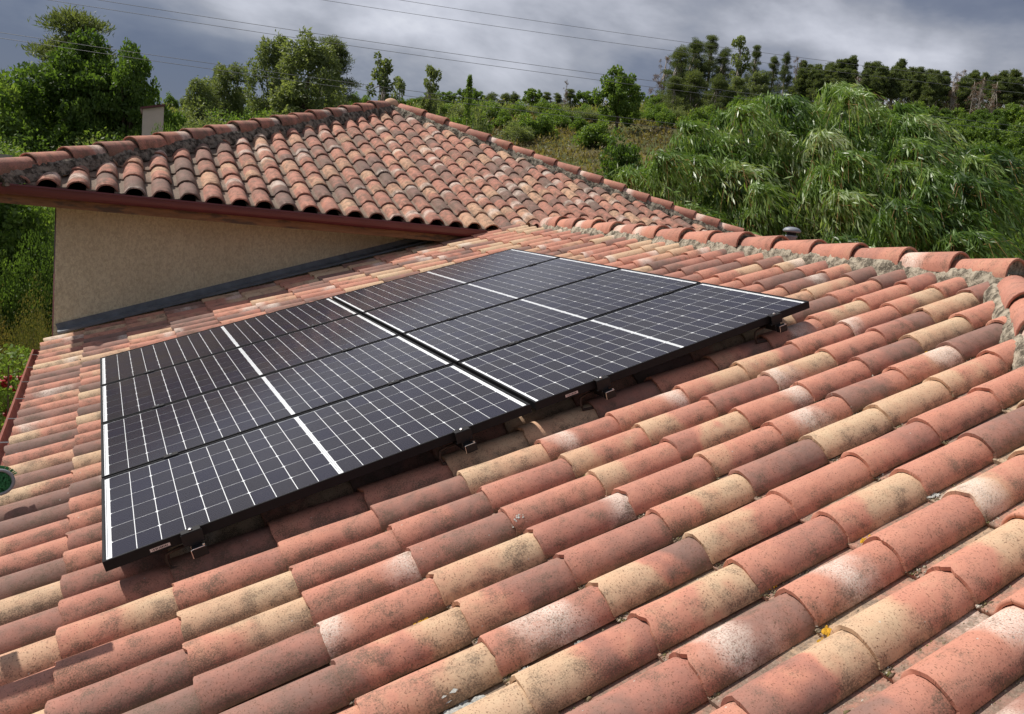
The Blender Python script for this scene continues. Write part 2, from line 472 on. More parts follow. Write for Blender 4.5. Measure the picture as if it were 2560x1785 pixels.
# ------------------------------------------------------------------ terrain
CREST_R = 130.0
_AZ = np.array([-60, -10, 0, 8, 18, 25, 33, 40, 48, 60, 90.0])
_EL = np.array([3, 3.2, 3.6, 4.4, 6.6, 7.6, 8.8, 9.4, 9.8, 10.0, 8.0])
def terrain(x, y):
    dx = np.asarray(x) - CAM[0]; dy = np.asarray(y) - CAM[1]
    r_ = np.hypot(dx, dy); az = np.degrees(np.arctan2(dx, dy))
    e = np.interp(az, _AZ, _EL)
    e = np.where(np.abs(az) > 90, 2.0, e)
    zc = CAM[2] + CREST_R * np.tan(np.radians(e))
    t = np.clip((r_ - 22) / (CREST_R - 22), 0, None)
    t = np.where(t > 1, 1 + (t - 1) * 0.03, t)
    bumpy = np.sin(np.asarray(x) * 0.11 + 1.3) * np.cos(np.asarray(y) * 0.09) * 0.6 * np.clip((r_ - 25) / 40, 0, 1)
    return GROUND + t * (zc - GROUND) + bumpy
rr = np.concatenate([np.linspace(0, 30, 16), np.linspace(34, 200, 44), [260, 400, 700, 1200]])
aa = np.radians(np.linspace(-180, 180, 145))
gx = CAM[0] + rr[:, None] * np.sin(aa)[None]; gy = CAM[1] + rr[:, None] * np.cos(aa)[None]
gz = terrain(gx, gy)
vt = np.stack([gx, gy, gz], -1).reshape(-1, 3)
na = len(aa)
ii, jj = np.meshgrid(np.arange(len(rr) - 1), np.arange(na - 1), indexing='ij')
fc = np.stack([ii * na + jj, ii * na + jj + 1, (ii + 1) * na + jj + 1, (ii + 1) * na + jj], -1).reshape(-1, 4)
tag(obj('ground', new_mesh('ground', vt, fc[:, ::-1].copy(), M_GROUND, True)), kind='structure')

# ------------------------------------------------------------------ tiles
TILE_LEN = 0.415
def tile_profile():
    """(y, z) of the outer face from the overlap edge over the barrel into the pan, and arc length"""
    hw, hh = 0.0925, 0.0725
    Rr = (hw * hw + hh * hh) / (2 * hh)
    a0 = math.asin(min(1, hw / Rr))
    pts = []
    for i in range(13):
        a = -a0 + 2 * a0 * i / 12
        pts.append((Rr * math.sin(a), Rr * math.cos(a) - Rr))
    pts += [(0.0985, -0.0765), (0.110, -0.0790), (0.135, -0.0795), (0.172, -0.0780)]
    return pts
PROF = tile_profile()
def tile_mesh(name, length=TILE_LEN, lift=0.0175, mats=None, jit=0.0, seed=0, pitch=0.352):
    rs = np.random.default_rng(seed)
    P = np.array(PROF)
    s = np.concatenate([[0], np.cumsum(np.hypot(*np.diff(P, axis=0).T))]); s -= s[6]
    t = 0.0145
    chip = np.zeros(len(P))
    for _ in range(int(rs.integers(0, 3))):
        c_ = int(rs.integers(1, 12)); chip[c_:c_ + int(rs.integers(1, 3))] = rs.uniform(.004, .011)
    d = np.gradient(P, axis=0); nrm = np.stack([d[:, 1], -d[:, 0]], 1); nrm /= np.linalg.norm(nrm, axis=1)[:, None]
    nrm *= np.sign(-nrm[:, 1:2] + 1e-9) * -1  # pointing up
    inner = P - nrm * t
    rings = [(0.0, 0.0022), (0.004, 0.0), (length * 0.35, 0.0), (length * 0.7, 0.0), (length, 0.0)]
    vs_, uv = [], []
    w_ = len(P)
    for x, sh in rings:
        k = 1 - 0.055 * x / length
        for i in range(w_):
            y, z = P[i] - nrm[i] * sh
            z0 = z * k - lift * x / pitch + (rs.normal() * jit * 0.0008)
            vs_.append((x + (chip[i] if x < .01 else 0) + rs.normal() * jit * (0.0012 if x < .01 else 0), y * (k if i < 13 else 1), z0)); uv.append((x, s[i]))
    for x in (0.0, length):
        k = 1 - 0.055 * x / length
        for i in range(w_):
            y, z = inner[i]
            vs_.append((x + (chip[i] if x < .01 else 0), y * (k if i < 13 else 1), z * k - lift * x / pitch)); uv.append((x, s[i]))
    fs = []
    for r_ in range(4):
        for i in range(w_ - 1):
            a = r_ * w_ + i; fs.append((a, a + 1, a + w_ + 1, a + w_))
    b = 5 * w_
    for i in range(w_ - 1):
        fs.append((b + i + 1, b + i, b + w_ + i, b + w_ + i + 1))
        fs.append((b + i, b + i + 1, i + 1, i))
    fs.append((0, w_, 2 * w_, 3 * w_, 4 * w_, b + w_, b))
    e = w_ - 1
    fs.append((e, b + e, b + w_ + e, 4 * w_ + e, 3 * w_ + e, 2 * w_ + e, w_ + e))
    me = new_mesh(name, vs_, fs, mats or M_TILE, True, uv=uv)
    # sharp lip
    bm = bmesh.new(); bm.from_mesh(me)
    for ed in bm.edges:
        if len(ed.link_faces) == 2 and ed.calc_face_angle(0) > R(50): ed.smooth = False
    bm.to_mesh(me); bm.free()
    return me


def tones(rs, aged):
    """two palette positions and a pale flash, weighted like the roof's mix of batches"""
    q = rs.random()
    if q < 0.31: a, b = rs.uniform(.36, .54), rs.uniform(.34, .56)
    elif q < 0.46: a, b = rs.uniform(0, .14), rs.uniform(0, .2)
    elif q < 0.60: a, b = rs.uniform(.34, .5), rs.uniform(0, .16)
    elif q < 0.67: a, b = rs.uniform(0, .15), rs.uniform(.35, .5)
    elif q < 0.86: a, b = rs.uniform(.70, .95), rs.uniform(.62, .9)
    else:
        a, b = rs.uniform(.42, .6), rs.uniform(.75, .95)
        if rs.random() < .5: a, b = b, a
    if aged: a = min(1, a * .80 + .20); b = min(1, b * .80 + .20)
    tw = rs.choice([0.02, 0.25, 0.5, 0.8, 0.95]) if rs.random() < (0.30 if aged else 0.24) else -3.0
    b = .45 * a + .55 * b if rs.random() < .4 else b
    return float(a), float(b), float(tw)


def cut_mesh(me, M, planes):
    """a copy of the mesh cut by world-space planes (point, normal): keeps the side the normal points away from"""
    bm = bmesh.new(); bm.from_mesh(me)
    Mi = M.inverted(); M3 = M.to_3x3().transposed()
    for p, nn_ in planes:
        if not bm.verts: break
        pl = Mi @ Vector(p); no = (M3 @ Vector(nn_)).normalized()
        bmesh.ops.bisect_plane(bm, geom=bm.verts[:] + bm.edges[:] + bm.faces[:], plane_co=pl, plane_no=no, clear_outer=True)
    if len(bm.faces) < 8: bm.free(); return None
    m2 = me.copy(); bm.to_mesh(m2); bm.free(); return m2


TONES = {(0, 1): (.55, .56, -3.0), (0, 2): (.7, .72, -3.0), (0, 3): (.42, .52, -3.0), (0, 4): (.42, .5, -3.0), (0, 5): (.2, .08, -3.0), (0, 6): (.2, .06, -3.0), (0, 7): (.72, .72, -3.0), (0, 8): (.43, .42, -3.0), (0, 9): (.34, .74, -3.0), (0, 10): (.43, .43, .6), (0, 11): (.4, .08, -3.0), (0, 12): (.44, .42, -3.0), (0, 13): (.58, .74, -3.0), (-1, 1): (.4, .1, -3.0), (-1, 2): (.45, .62, -3.0), (-1, 3): (.44, .52, -3.0), (-1, 4): (.7, .74, -3.0), (-1, 5): (.08, .2, -3.0), (-1, 6): (.45, .55, .25), (-1, 7): (.42, .42, .9), (-1, 8): (.4, .15, -3.0), (-1, 9): (.2, .66, -3.0), (-1, 10): (.43, .44, -3.0), (-1, 11): (.42, .44, .08), (-1, 12): (.4, .08, -3.0), (-1, 13): (.43, .43, -3.0), (-2, 1): (.47, .5, -3.0), (-2, 2): (.16, .05, -3.0), (-2, 3): (.5, .53, -3.0), (-2, 4): (.5, .72, -3.0), (-2, 5): (.5, .6, -3.0), (-2, 6): (.2, .42, -3.0), (-2, 7): (.15, .5, -3.0), (-2, 8): (.62, .66, -3.0), (-2, 9): (.3, .1, .15), (-2, 10): (.42, .44, -3.0), (-2, 11): (.6, .76, -3.0), (-2, 12): (.22, .05, -3.0), (-2, 13): (.7, .82, -3.0), (-3, 1): (.66, .7, -3.0), (-3, 2): (.4, .12, -3.0), (-3, 3): (.48, .45, .97), (-3, 4): (.64, .74, -3.0), (-3, 5): (.5, .45, -3.0), (-3, 6): (.15, .45, -3.0), (-3, 7): (.6, .15, -3.0), (-3, 8): (.45, .4, .9), (-3, 9): (.44, .46, -3.0), (-3, 10): (.64, .76, -3.0), (-3, 11): (.15, .04, -3.0), (-3, 12): (.42, .43, -3.0), (-4, 2): (.7, .68, -3.0), (-4, 3): (.44, .45, .03), (-4, 4): (.25, .06, -3.0), (-4, 5): (.6, .62, .98), (-4, 6): (.5, .55, -3.0), (-4, 7): (.3, .45, -3.0), (-4, 8): (.44, .46, .45), (-4, 9): (.76, .45, -3.0), (-4, 10): (.43, .3, .85), (-4, 11): (.78, .86, -3.0), (-4, 12): (.42, .44, -3.0), (-5, 2): (.74, .78, -3.0), (-5, 3): (.72, .12, -3.0), (-5, 4): (.3, .72, -3.0), (-5, 5): (.58, .64, -3.0), (-5, 6): (.42, .08, -3.0), (-5, 7): (.7, .8, -3.0), (-5, 8): (.06, .05, -3.0), (-5, 9): (.12, .14, -3.0), (-5, 10): (.16, .4, -3.0), (-5, 11): (.44, .43, -3.0), (-6, 3): (.4, .08, -3.0), (-6, 4): (.48, .56, .5), (-6, 5): (.12, .84, -3.0), (-6, 6): (.08, .45, -3.0), (-6, 7): (.45, .44, -3.0), (-6, 8): (.42, .64, -3.0), (-6, 9): (.44, .44, -3.0), (-6, 10): (.45, .43, -3.0), (-7, 4): (.08, .62, -3.0), (-7, 5): (.4, .05, -3.0), (-7, 6): (.46, .6, -3.0), (-7, 7): (.42, .08, -3.0), (-7, 8): (.45, .43, -3.0), (-7, 9): (.7, .8, -3.0), (-8, 4): (.74, .6, -3.0), (-8, 5): (.45, .76, .42), (-8, 6): (.45, .46, .5), (-8, 7): (.47, .5, -3.0), (-8, 8): (.2, .42, .15), (-9, 5): (.7, .08, -3.0), (-9, 6): (.08, .42, -3.0), (-9, 7): (.44, .1, -3.0), (-10, 5): (.88, .52, -3.0), (-10, 6): (.46, .42, .85), (-10, 7): (.44, .45, -3.0), (1, 1): (.68, .72, -3.0), (2, 1): (.45, .5, -3.0), (1, 0): (.12, .1, -3.0), (2, 0): (.78, .82, -3.0), (3, 0): (.5, .42, -3.0), (3, 1): (.66, .72, -3.0), (0, 0): (.55, .7, -3.0), (4, 1): (.43, .5, -3.0), (5, 1): (.43, .46, -3.0)}


def lay_tiles(parent, spots, variants, planes, limit, aged):
    """spots: (Matrix, score, seed, age). The best `limit` become parts, the rest one stuff part."""
    spots = sorted(spots, key=lambda s: -s[1])
    rest = []
    for idx, (M, sc, sdv, age, key) in enumerate(spots):
        rs = np.random.default_rng(sdv)
        a, b, tw = tones(rs, aged)
        if key in TONES: a, b, tw = TONES[key]
        me = variants[int(rs.integers(len(variants)))]
        bb = [M @ Vector((x, y, 0)) for x in (0, TILE_LEN + .02) for y in (-.09, .16)]
        need = any((c_ - Vector(p)).dot(Vector(n_)) > 0 for c_ in bb for p, n_ in planes)
        if need:
            me = cut_mesh(me, M, planes)
            if me is None: continue
        if idx < limit:
            o = bpy.data.objects.new('roof_tile', me)
            link(o, parent, M)
            o['seed'] = float(rs.random()); o['ta'] = a; o['tb'] = b; o['tw'] = tw; o['age'] = float(age)
        else: rest.append((M, me, float(rs.random()), a, b, tw, age))
    if rest:
        Vs, Fs, UVs, at_ = [], [], [], {q: [] for q in ('seed', 'ta', 'tb', 'tw', 'age')}
        k = 0
        for M, me, sd_, a, b, tw, age in rest:
            n_ = len(me.vertices); co = np.empty(n_ * 3, np.float32); me.vertices.foreach_get('co', co); co = co.reshape(-1, 3)
            MM = np.array(M); Vs.append(co @ MM[:3, :3].T + MM[:3, 3])
            luv = me.uv_layers[0].data
            for p in me.polygons:
                Fs.append([v_ + k for v_ in p.vertices]); UVs += [tuple(luv[li].uv) for li in p.loop_indices]
            for q, v_ in zip(('seed', 'ta', 'tb', 'tw', 'age'), (sd_, a, b, tw, age)): at_[q] += [v_] * n_
            k += n_
        big = bpy.data.meshes.new('roof_tiles_beyond')
        big.from_pydata(np.concatenate(Vs).tolist(), [], Fs); big.update()
        big.materials.append(M_TILE_S)
        big.polygons.foreach_set('use_smooth', np.ones(len(big.polygons), dtype=bool))
        lay = big.uv_layers.new(name='UVMap'); lay.data.foreach_set('uv', np.array(UVs, dtype=np.float32).ravel())
        for q, v_ in at_.items():
            big.attributes.new(q, 'FLOAT', 'POINT').data.foreach_set('value', np.array(v_, dtype=np.float32))
        o = bpy.data.objects.new('roof_tiling', big); link(o, parent); o['kind'] = 'stuff'


H = -0.12
COURSES = [-.523, -.171, .181, .535, .90, 1.267, 1.637, 2.005, 2.373, 2.74, 3.112, 3.487, 3.86, 4.232]
PITCH_V = 0.2335
RIDGE_U, RIDGE_END_V = 4.62, -0.36
ridge_pt = RP(RIDGE_U, 0, H)
WALL_Y = 6.90

wing = empty('house_wing', (2.0, 2.0, GROUND), 'low house wing with sunlit salmon and cream barrel tile roof under the solar panels', 'house')
variants = [tile_mesh('roof_tile_%d' % i, jit=1.0, seed=i) for i in range(9)]
# planes that cut the tiles at the ridge and along the near hip
ridge_n = Vector((1, 0, 0))
hip_n = Vector((1, -1, 0)).normalized()
hip_p = Vector((ridge_pt[0], RIDGE_END_V, 0)) - hip_n * 0.105
planes = [(Vector(RP(4.50, 0, H)), ridge_n), (hip_p, hip_n), (Vector((0, WALL_Y - .12, 0)), Vector((0, 1, 0)))]
spots = []
for kc in range(-17, 29):
    v = 0.082 + kc * PITCH_V
    for ic, u in enumerate(COURSES):
        P0 = RP(u, v, H)
        rs = np.random.default_rng(1000 * (kc + 50) + ic)
        if v > WALL_Y - .1: continue
        if hip_n.dot(Vector(P0) - hip_p) > 0: continue
        j = rs.normal(0, 1, 5)
        rot = Matrix.Rotation(j[0] * 0.004, 4, 'Z') @ Matrix.Rotation(j[1] * 0.010, 4, 'X') @ Matrix.Rotation(j[2] * 0.002, 4, 'Y')
        M = frame(RP(u + j[3] * .005, v + j[4] * .0022, H + abs(j[2]) * .0012), U, V, N) @ rot
        if ic == len(COURSES) - 1: pass
        px, py, dz = project(P0 + U * .17)
        infr = -90 < px < 2650 and 0 < py < 1900
        under = .25 < u < 3.15 and .25 < v < 3.9
        score = (1.0 if infr else 0.01) * (0.001 if under else 1.0) / dz ** 2
        near_old = 1.0 if u < .5 else max(0.0, 1.0 - (u - .5) / 1.2)
        age = 0.15 + 0.75 * near_old * (0.5 + 0.5 * rs.random()) + 0.2 * rs.random()
        spots.append((M, score, 77 + 1000 * (kc + 50) + ic, age, (kc, ic)))
lay_tiles(wing, spots, variants, planes, 299, False)

# deck under the tiles, walls of the wing, far slope
def quad_sheet(name, pts, m, parent, thick=0.02):
    g = Geo(); n_ = (Vector(pts[1]) - Vector(pts[0])).cross(Vector(pts[-1]) - Vector(pts[0])).normalized() * thick
    k = len(pts); g.add([Vector(p) for p in pts] + [Vector(p) - n_ for p in pts],
                        [tuple(range(k)), tuple(range(2 * k - 1, k - 1, -1))] + [(i, i + k, (i + 1) % k + k, (i + 1) % k) for i in range(k)])
    return g.build(name, m, parent)
Dk = H - .140
vb = -6.0
du_e = (RIDGE_U + .5)
hipx = lambda v: RIDGE_U - (RIDGE_END_V - v) / math.cos(TH)
quad_sheet('roof_deck', [RP(-.50, vb, Dk), RP(hipx(vb) - .02, vb, Dk), RP(RIDGE_U - .02, RIDGE_END_V, Dk), RP(RIDGE_U - .02, WALL_Y, Dk), RP(-.50, WALL_Y, Dk)], M_DECK, wing)
XR, ZR = ridge_pt[0], ridge_pt[2]
SL = math.tan(TH)
def corrugated(name, origin, along, down, length, run, parent, m, pitch=0.2335, clip=None):
    """a tiled face seen only from behind its ridge: barrels and courses as one sheet"""
    na_, nd = int(length / pitch * 8), int(run / .36)
    vs_, fs, uv = [], [], []
    nvec = np.cross(along, down); nvec /= np.linalg.norm(nvec)
    if nvec[2] < 0: nvec = -nvec
    for d_ in range(nd * 2 + 2):
        dd = min(run, (d_ // 2) * .36 + (0.0 if d_ % 2 == 0 else .359)); lift = 0.0 if d_ % 2 == 0 else .016
        for a_ in range(na_ + 1):
            x = a_ * pitch / 8; ph = (x / pitch) % 1.0
            z = math.sqrt(max(0, 1 - ((ph - .36) / .36) ** 2)) * .066 if ph < .72 else 0.0
            p = origin + along * x + down * dd + nvec * (z + lift - .066)
            vs_.append(p); uv.append((dd % .36, (ph - .36) * .25))
    for d_ in range(nd * 2 + 1):
        for a_ in range(na_):
            i = d_ * (na_ + 1) + a_; fs.append((i, i + 1, i + na_ + 2, i + na_ + 1))
    me = new_mesh(name, vs_, fs, M_TILE_S, False, uv=uv)
    if clip:
        bm = bmesh.new(); bm.from_mesh(me)
        for p, n_ in clip: bmesh.ops.bisect_plane(bm, geom=bm.verts[:] + bm.edges[:] + bm.faces[:], plane_co=p, plane_no=n_, clear_outer=True)
        bm.to_mesh(me); bm.free()
    nv = len(me.vertices)
    co = np.empty(nv * 3, np.float32); me.vertices.foreach_get('co', co); co = co.reshape(-1, 3)
    cell_id = (np.floor((co @ np.array(along)) / pitch) * 57 + np.floor((co @ np.array(down)) / .36) * 131).astype(int)
    h1 = np.abs(np.sin(cell_id * 12.9898) * 43758.5453) % 1.0
    for q, v_ in (('seed', h1), ('ta', h1 * .8), ('tb', (h1 * 7) % 1 * .8), ('tw', np.full(nv, -3.0)), ('age', np.full(nv, .5))):
        me.attributes.new(q, 'FLOAT', 'POINT').data.foreach_set('value', v_.astype(np.float32))
    o = obj(name, me, parent, world_of(parent) if False else None); o['kind'] = 'stuff'
    return o
dn = np.array([math.cos(TH), 0, -math.sin(TH)])
corrugated('rear_roof_slope', np.array([XR + .05, RIDGE_END_V - 4.0, ZR - .02]), np.array([0, 1.0, 0]), dn, WALL_Y + 4.0 - RIDGE_END_V - .2, 4.6, wing, None,
           clip=[(Vector((XR, RIDGE_END_V, 0)), Vector((-1, -1, 0)))])
dn2 = np.array([0, -math.cos(TH), -math.sin(TH)])
corrugated('end_roof_slope', np.array([XR - 4.6, RIDGE_END_V - .05, ZR - .02]), np.array([1.0, 0, 0]), dn2, 9.2, 4.6, wing, None,
           clip=[(Vector((XR, RIDGE_END_V, 0)), Vector((-1, 1, 0))), (Vector((XR, RIDGE_END_V, 0)), Vector((1, 1, 0)))])
Xe = RP(-.3, 0, 0)[0]
g = Geo(); g.box(Xe, XR + 4.1, RIDGE_END_V - 4.2, WALL_Y - .02, GROUND, RP(-.3, 0, Dk)[2] - .08)
g.build('wing_wall', M_RENDER, wing)


def barrel_tile(name, r0, r1, length, thick=0.014, k=12, spread=100, mats=None):
    """tapered half-round ridge or hip tile along +x, big end at x=0, crest at z=0 of the big end"""
    vs_, uv, fs = [], [], []
    for lay_, (dr, xs) in enumerate(((0, (0, .004, length * .5, length)), (-thick, (0, length)))):
        for x in xs:
            rr_ = r0 + (r1 - r0) * x / length + dr - (0.002 if (lay_ == 0 and x == 0) else 0)
            for i in range(k + 1):
                a = R(-spread + 2 * spread * i / k)
                vs_.append((x, rr_ * math.sin(a), rr_ * math.cos(a) - r0)); uv.append((x * .85, rr_ * a * .55))
    w_ = k + 1
    for r_ in range(3):
        for i in range(k): a = r_ * w_ + i; fs.append((a, a + 1, a + w_ + 1, a + w_))
    b = 4 * w_
    for i in range(k):
        fs.append((b + i + 1, b + i, b + w_ + i, b + w_ + i + 1)); fs.append((b + i, b + i + 1, i + 1, i))
        fs.append((3 * w_ + i, 3 * w_ + i + 1, b + w_ + i + 1, b + w_ + i))
    return new_mesh(name, vs_, fs, mats or M_TILE, True, uv=uv)
RIDGE_MESH = barrel_tile('ridge_tile', 0.118, 0.096, 0.46)


def ridge_run(parent, A, B, step, name, mortar, aged, top=0.10, base=(.150, -.085), seed=1, rev=False, tone=None, mw=.115):
    """tiles from A to B (A is the low or near end, big ends towards A), with mortar below them"""
    A = Vector(A); B = Vector(B); d = (B - A); L = d.length; d.normalize()
    side = Vector((0, 0, 1)).cross(d).normalized(); up = d.cross(side)
    rs = np.random.default_rng(seed)
    n_ = int(round(L / step))
    for i in range(n_):
        j = rs.normal(0, 1, 4)
        p = A + d * (i * step + j[0] * .008) + up * (top + j[1] * .004) + side * j[2] * .006
        Mt = frame(p, d, side, up) @ Matrix.Rotation(-R(2.6), 4, 'Y').inverted() @ Matrix.Rotation(j[3] * .015, 4, 'Z')
        o = bpy.data.objects.new(name, RIDGE_MESH); link(o, parent, Mt)
        a, b, tw = (rs.uniform(.38, .6), rs.uniform(.38, .66), -3.0 if rs.random() < .7 else .8)
        if aged: a += .1; b += .12
        o['seed'] = float(rs.random()); o['ta'] = float(a); o['tb'] = float(b); o['tw'] = float(tw); o['age'] = 1.1 if aged else .45
        # mortar packed in the open end of each tile
        g = Geo(); pr = []
        for a_ in range(11):
            an = R(-98 + 196 * a_ / 10); rr_ = .103 + rs.normal() * .003
            pr.append(frame(p, d, side, up) @ Vector((.012 + rs.normal() * .004, rr_ * math.sin(an), rr_ * math.cos(an) - .118)))
        ctr = [frame(p, d, side, up) @ Vector((.035, 0, -.13))]
        pr2 = [q + d * .05 for q in pr]
        fs = [(a_, a_ + 1, 12 + a_, 11 + a_) for a_ in range(10)]
        fs += [(a_, 22, a_ + 1) for a_ in range(10)]
        g.add(pr + pr2 + ctr, fs)
        g.build('mortar_plug', mortar, parent)
    # strips of mortar on both sides
    seg = max(2, int(L / .022)); lump = np.convolve(rs.normal(0, 1, seg + 9), np.ones(5) / 5, 'same'); vs_, fs = [], []
    for i in range(seg + 1):
        q = A + d * (L * i / seg)
        wob = math.sin(i * .55) * .006
        for (off, z) in ((-base[0], base[1] - .05), (-base[0] + .008, base[1] + .005), (-base[0] + .030, base[1] + .045), (-mw + .012, top - .110), (mw - .012, top - .110), (base[0] - .030, base[1] + .045), (base[0] - .008, base[1] + .005), (base[0], base[1] - .05)):
            jj_ = rs.normal(0, 1, 2)
            vs_.append(q + side * (off * (1 + lump[i] * .10) + jj_[0] * .003) + up * (z + jj_[1] * .003 + lump[i + 3] * .006))
    for i in range(seg):
        for j_ in range(7): fs.append((i * 8 + j_, i * 8 + j_ + 1, (i + 1) * 8 + j_ + 1, (i + 1) * 8 + j_))
    fs += [tuple(range(8)), tuple(range(seg * 8 + 7, seg * 8 - 1, -1))]
    obj('mortar_bed', new_mesh('mortar_bed', vs_, fs, mortar, True), parent)


ridge_run(wing, (XR, RIDGE_END_V - .10, ZR), (XR, 5.72, ZR), .418, 'ridge_tile', M_MORTAR, False, seed=3)
hl = 7.5
ridge_run(wing, (XR - hl * .62, RIDGE_END_V - hl * .62, ZR - hl * .62 * SL), (XR - .13, RIDGE_END_V - .13, ZR - .13 * SL + .0), .40, 'hip_tile', M_MORTAR, False, seed=5, base=(.150, -.075))

# main eave gutter and flashing along the tall wall
def gutter(parent, A, B, outward, rad, m, name='gutter', deep=1.0):
    """half-round trough from A to B (top inner edge line), with rolled front bead"""
    A = Vector(A); B = Vector(B); d = (B - A).normalized(); o_ = Vector(outward)
    prof = [(0, 0)] + [(rad - rad * math.cos(t), -rad * deep * math.sin(t) ** .7) for t in [math.pi * i / 10 for i in range(1, 10)]] + [(2 * rad, 0.0)] + [q for q in []]
    prof2 = [(2 * rad + .012, 0.004), (2 * rad + .014, -.010), (2 * rad + .003, -.012)]
    pr = prof + prof2
    inn = [(x + (.002 if i < 4 else -.002), z + .003) for i, (x, z) in enumerate(prof)]
    g = Geo(); vs_ = []
    for P in (A, B): vs_ += [P + o_ * x + Vector((0, 0, z)) for x, z in pr]
    k = len(pr); g.add(vs_, [(i, i + 1, k + i + 1, k + i) for i in range(k - 1)])
    vs_ = []
    for P in (A, B): vs_ += [P + o_ * x + Vector((0, 0, z)) for x, z in inn]
    k = len(inn); g.add(vs_, [(i, k + i, k + i + 1, i + 1) for i in range(k - 1)])
    for P in (A, B): g.add([P + o_ * x + Vector((0, 0, z)) for x, z in prof], [tuple(range(len(prof)))])
    ob = g.build(name, m, parent)
    return ob
GX, GZ = -.395, -.350
gt = gutter(wing, (GX, vb, GZ), (GX, 6.42, GZ), (-1, 0, 0), .058, M_GUTTER2)
for i in range(14):
    y = 6.1 - i * .62
    g = Geo(); g.box(GX - .118, GX - .002, y - .012, y + .012, GZ + .004, GZ + .008); g.build('gutter_strap', M_SILVER, wing)

# tall house behind
tall = empty('tall_house', (4.0, 9.5, GROUND), 'taller house part with weathered dark tiled hip roof, maroon gutter and beige roughcast wall', 'house')
HW = 4.85; EX0, EX1, EY = 4.0 - 4.85, 4.0 + 4.85, 6.45
AP = Vector((4.0, EY + HW, 3.02)); ZE = 1.27
sl2 = math.atan((AP.z - ZE) / HW)
U2 = np.array([0, math.cos(sl2), math.sin(sl2)]); V2 = np.array([-1.0, 0, 0]); N2 = np.array([0, -math.sin(sl2), math.cos(sl2)])
def hip_cut(sx, off):
    n_ = Vector((sx, 1, 0)).normalized()
    return (Vector((AP.x, AP.y, 0)) - n_ * off, n_)
pl2 = [hip_cut(1, .10), hip_cut(-1, .10)]
spots = []
P2 = 0.392
variants2 = [tile_mesh('old_roof_tile_%d' % i, length=.45, pitch=.392, lift=.021, jit=1.8, seed=40 + i) for i in range(4)]
for kc in range(-5, 40):
    X = -.668 + kc * .2335
    for ic in range(0, 14):
        o_ = np.array([X, EY, ZE]) + U2 * (ic * P2)
        c_ = Vector(o_)
        if any(n_.dot(c_ - p) > -.0 for p, n_ in pl2): continue
        rs = np.random.default_rng(5000 + kc * 60 + ic); j = rs.normal(0, 1, 5)
        rot = Matrix.Rotation(j[0] * 0.007, 4, 'Z') @ Matrix.Rotation(j[1] * 0.02, 4, 'X') @ Matrix.Rotation(j[2] * 0.003, 4, 'Y')
        M = frame(o_ + U2 * j[3] * .008 + V2 * j[4] * .003, U2, V2, N2) @ rot
        px, py, dz = project(o_)
        spots.append((M, 1 / dz ** 2, 9000 + kc * 60 + ic, 1.15 + .7 * rs.random(), None))
lay_tiles(tall, spots, variants2, pl2, 299, True)
dkz = .150
def up2(p): return Vector(p) - Vector(N2) * dkz
quad_sheet('roof_deck', [up2((EX0 + .05, EY + .02, ZE)), up2((EX1 - .05, EY + .02, ZE)), up2(AP)], M_DECK, tall)
corrugated('left_roof_slope', np.array([AP.x, EY, AP.z]) + np.array([-.05, 0, -.02]), np.array([0, 1.0, 0]), np.array([-math.cos(sl2), 0, -math.sin(sl2)]), 9.7, 5.15, tall, None,
           clip=[hip_cut(1, 0)[0:1] + (Vector((1, -1, 0)),), (AP, Vector((1, 1, 0)))] if False else [(AP, Vector((1, -1, 0))), (AP, Vector((1, 1, 0)))])
corrugated('right_roof_slope', np.array([AP.x, EY, AP.z]) + np.array([.05, 0, -.02]), np.array([0, 1.0, 0]), np.array([math.cos(sl2), 0, -math.sin(sl2)]), 9.7, 5.15, tall, None,
           clip=[(AP, Vector((-1, -1, 0))), (AP, Vector((-1, 1, 0)))])
corrugated('rear_roof_slope', np.array([EX0, AP.y, AP.z]) + np.array([0, .05, -.02]), np.array([1.0, 0, 0]), np.array([0, math.cos(sl2), -math.sin(sl2)]), 9.7, 5.15, tall, None,
           clip=[(AP, Vector((-1, -1, 0))), (AP, Vector((1, -1, 0)))])
ridge_run(tall, (EX0 - .02, EY - .02, ZE + .02), (AP.x - .05, AP.y - .05, AP.z + .0), .405, 'hip_tile', M_MORTAR_D, True, seed=8, base=(.155, -.085), top=.11)
ridge_run(tall, (EX1 + .02, EY - .02, ZE + .02), (AP.x + .05, AP.y - .05, AP.z + .0), .405, 'hip_tile', M_MORTAR_M, False, seed=9, base=(.150, -.080), top=.11)
g = Geo(); g.lathe([(.135, -.10), (.125, .0), (.095, .05), (.05, .075), (.015, .082)], 12, Matrix.Translation(AP + Vector((0, 0, .035)))); 
o = g.build('apex_cap', M_TILE, tall, smooth=True); o['seed'] = .3; o['ta'] = .2; o['tb'] = .5; o['tw'] = -3.0; o['age'] = 1.0
WX0 = -.38
g = Geo()
g.box(WX0, EX1 - .45, WALL_Y, EY + 2 * HW - .45, GROUND, 1.03)
wl = g.build('wall', M_RENDER, tall)
g = Geo(); g.box(EX0 + .06, EX1 - .06, EY + .055, WALL_Y - .002, 1.005, 1.03); g.box(EX0 + .06, WX0 - .002, WALL_Y, EY + 9.2, 1.005, 1.03); g.build('soffit', M_SOFFIT, tall)
g = Geo(); g.box(EX0 + .05, EX1 - .05, EY + .03, EY + .053, 1.002, 1.185); g.build('fascia_board', M_SOFFIT, tall)
gutter(tall, (-1.0, EY + .028, 1.185), (3.885, EY + .028, 1.185), (0, -1, 0), .050, M_GUTTER, deep=2.0)
gutter(tall, (EX0 - .02, EY - .1, 1.182), (EX0 - .02, EY + 9.2, 1.182), (-1, 0, 0), .050, M_GUTTER, 'side_gutter')
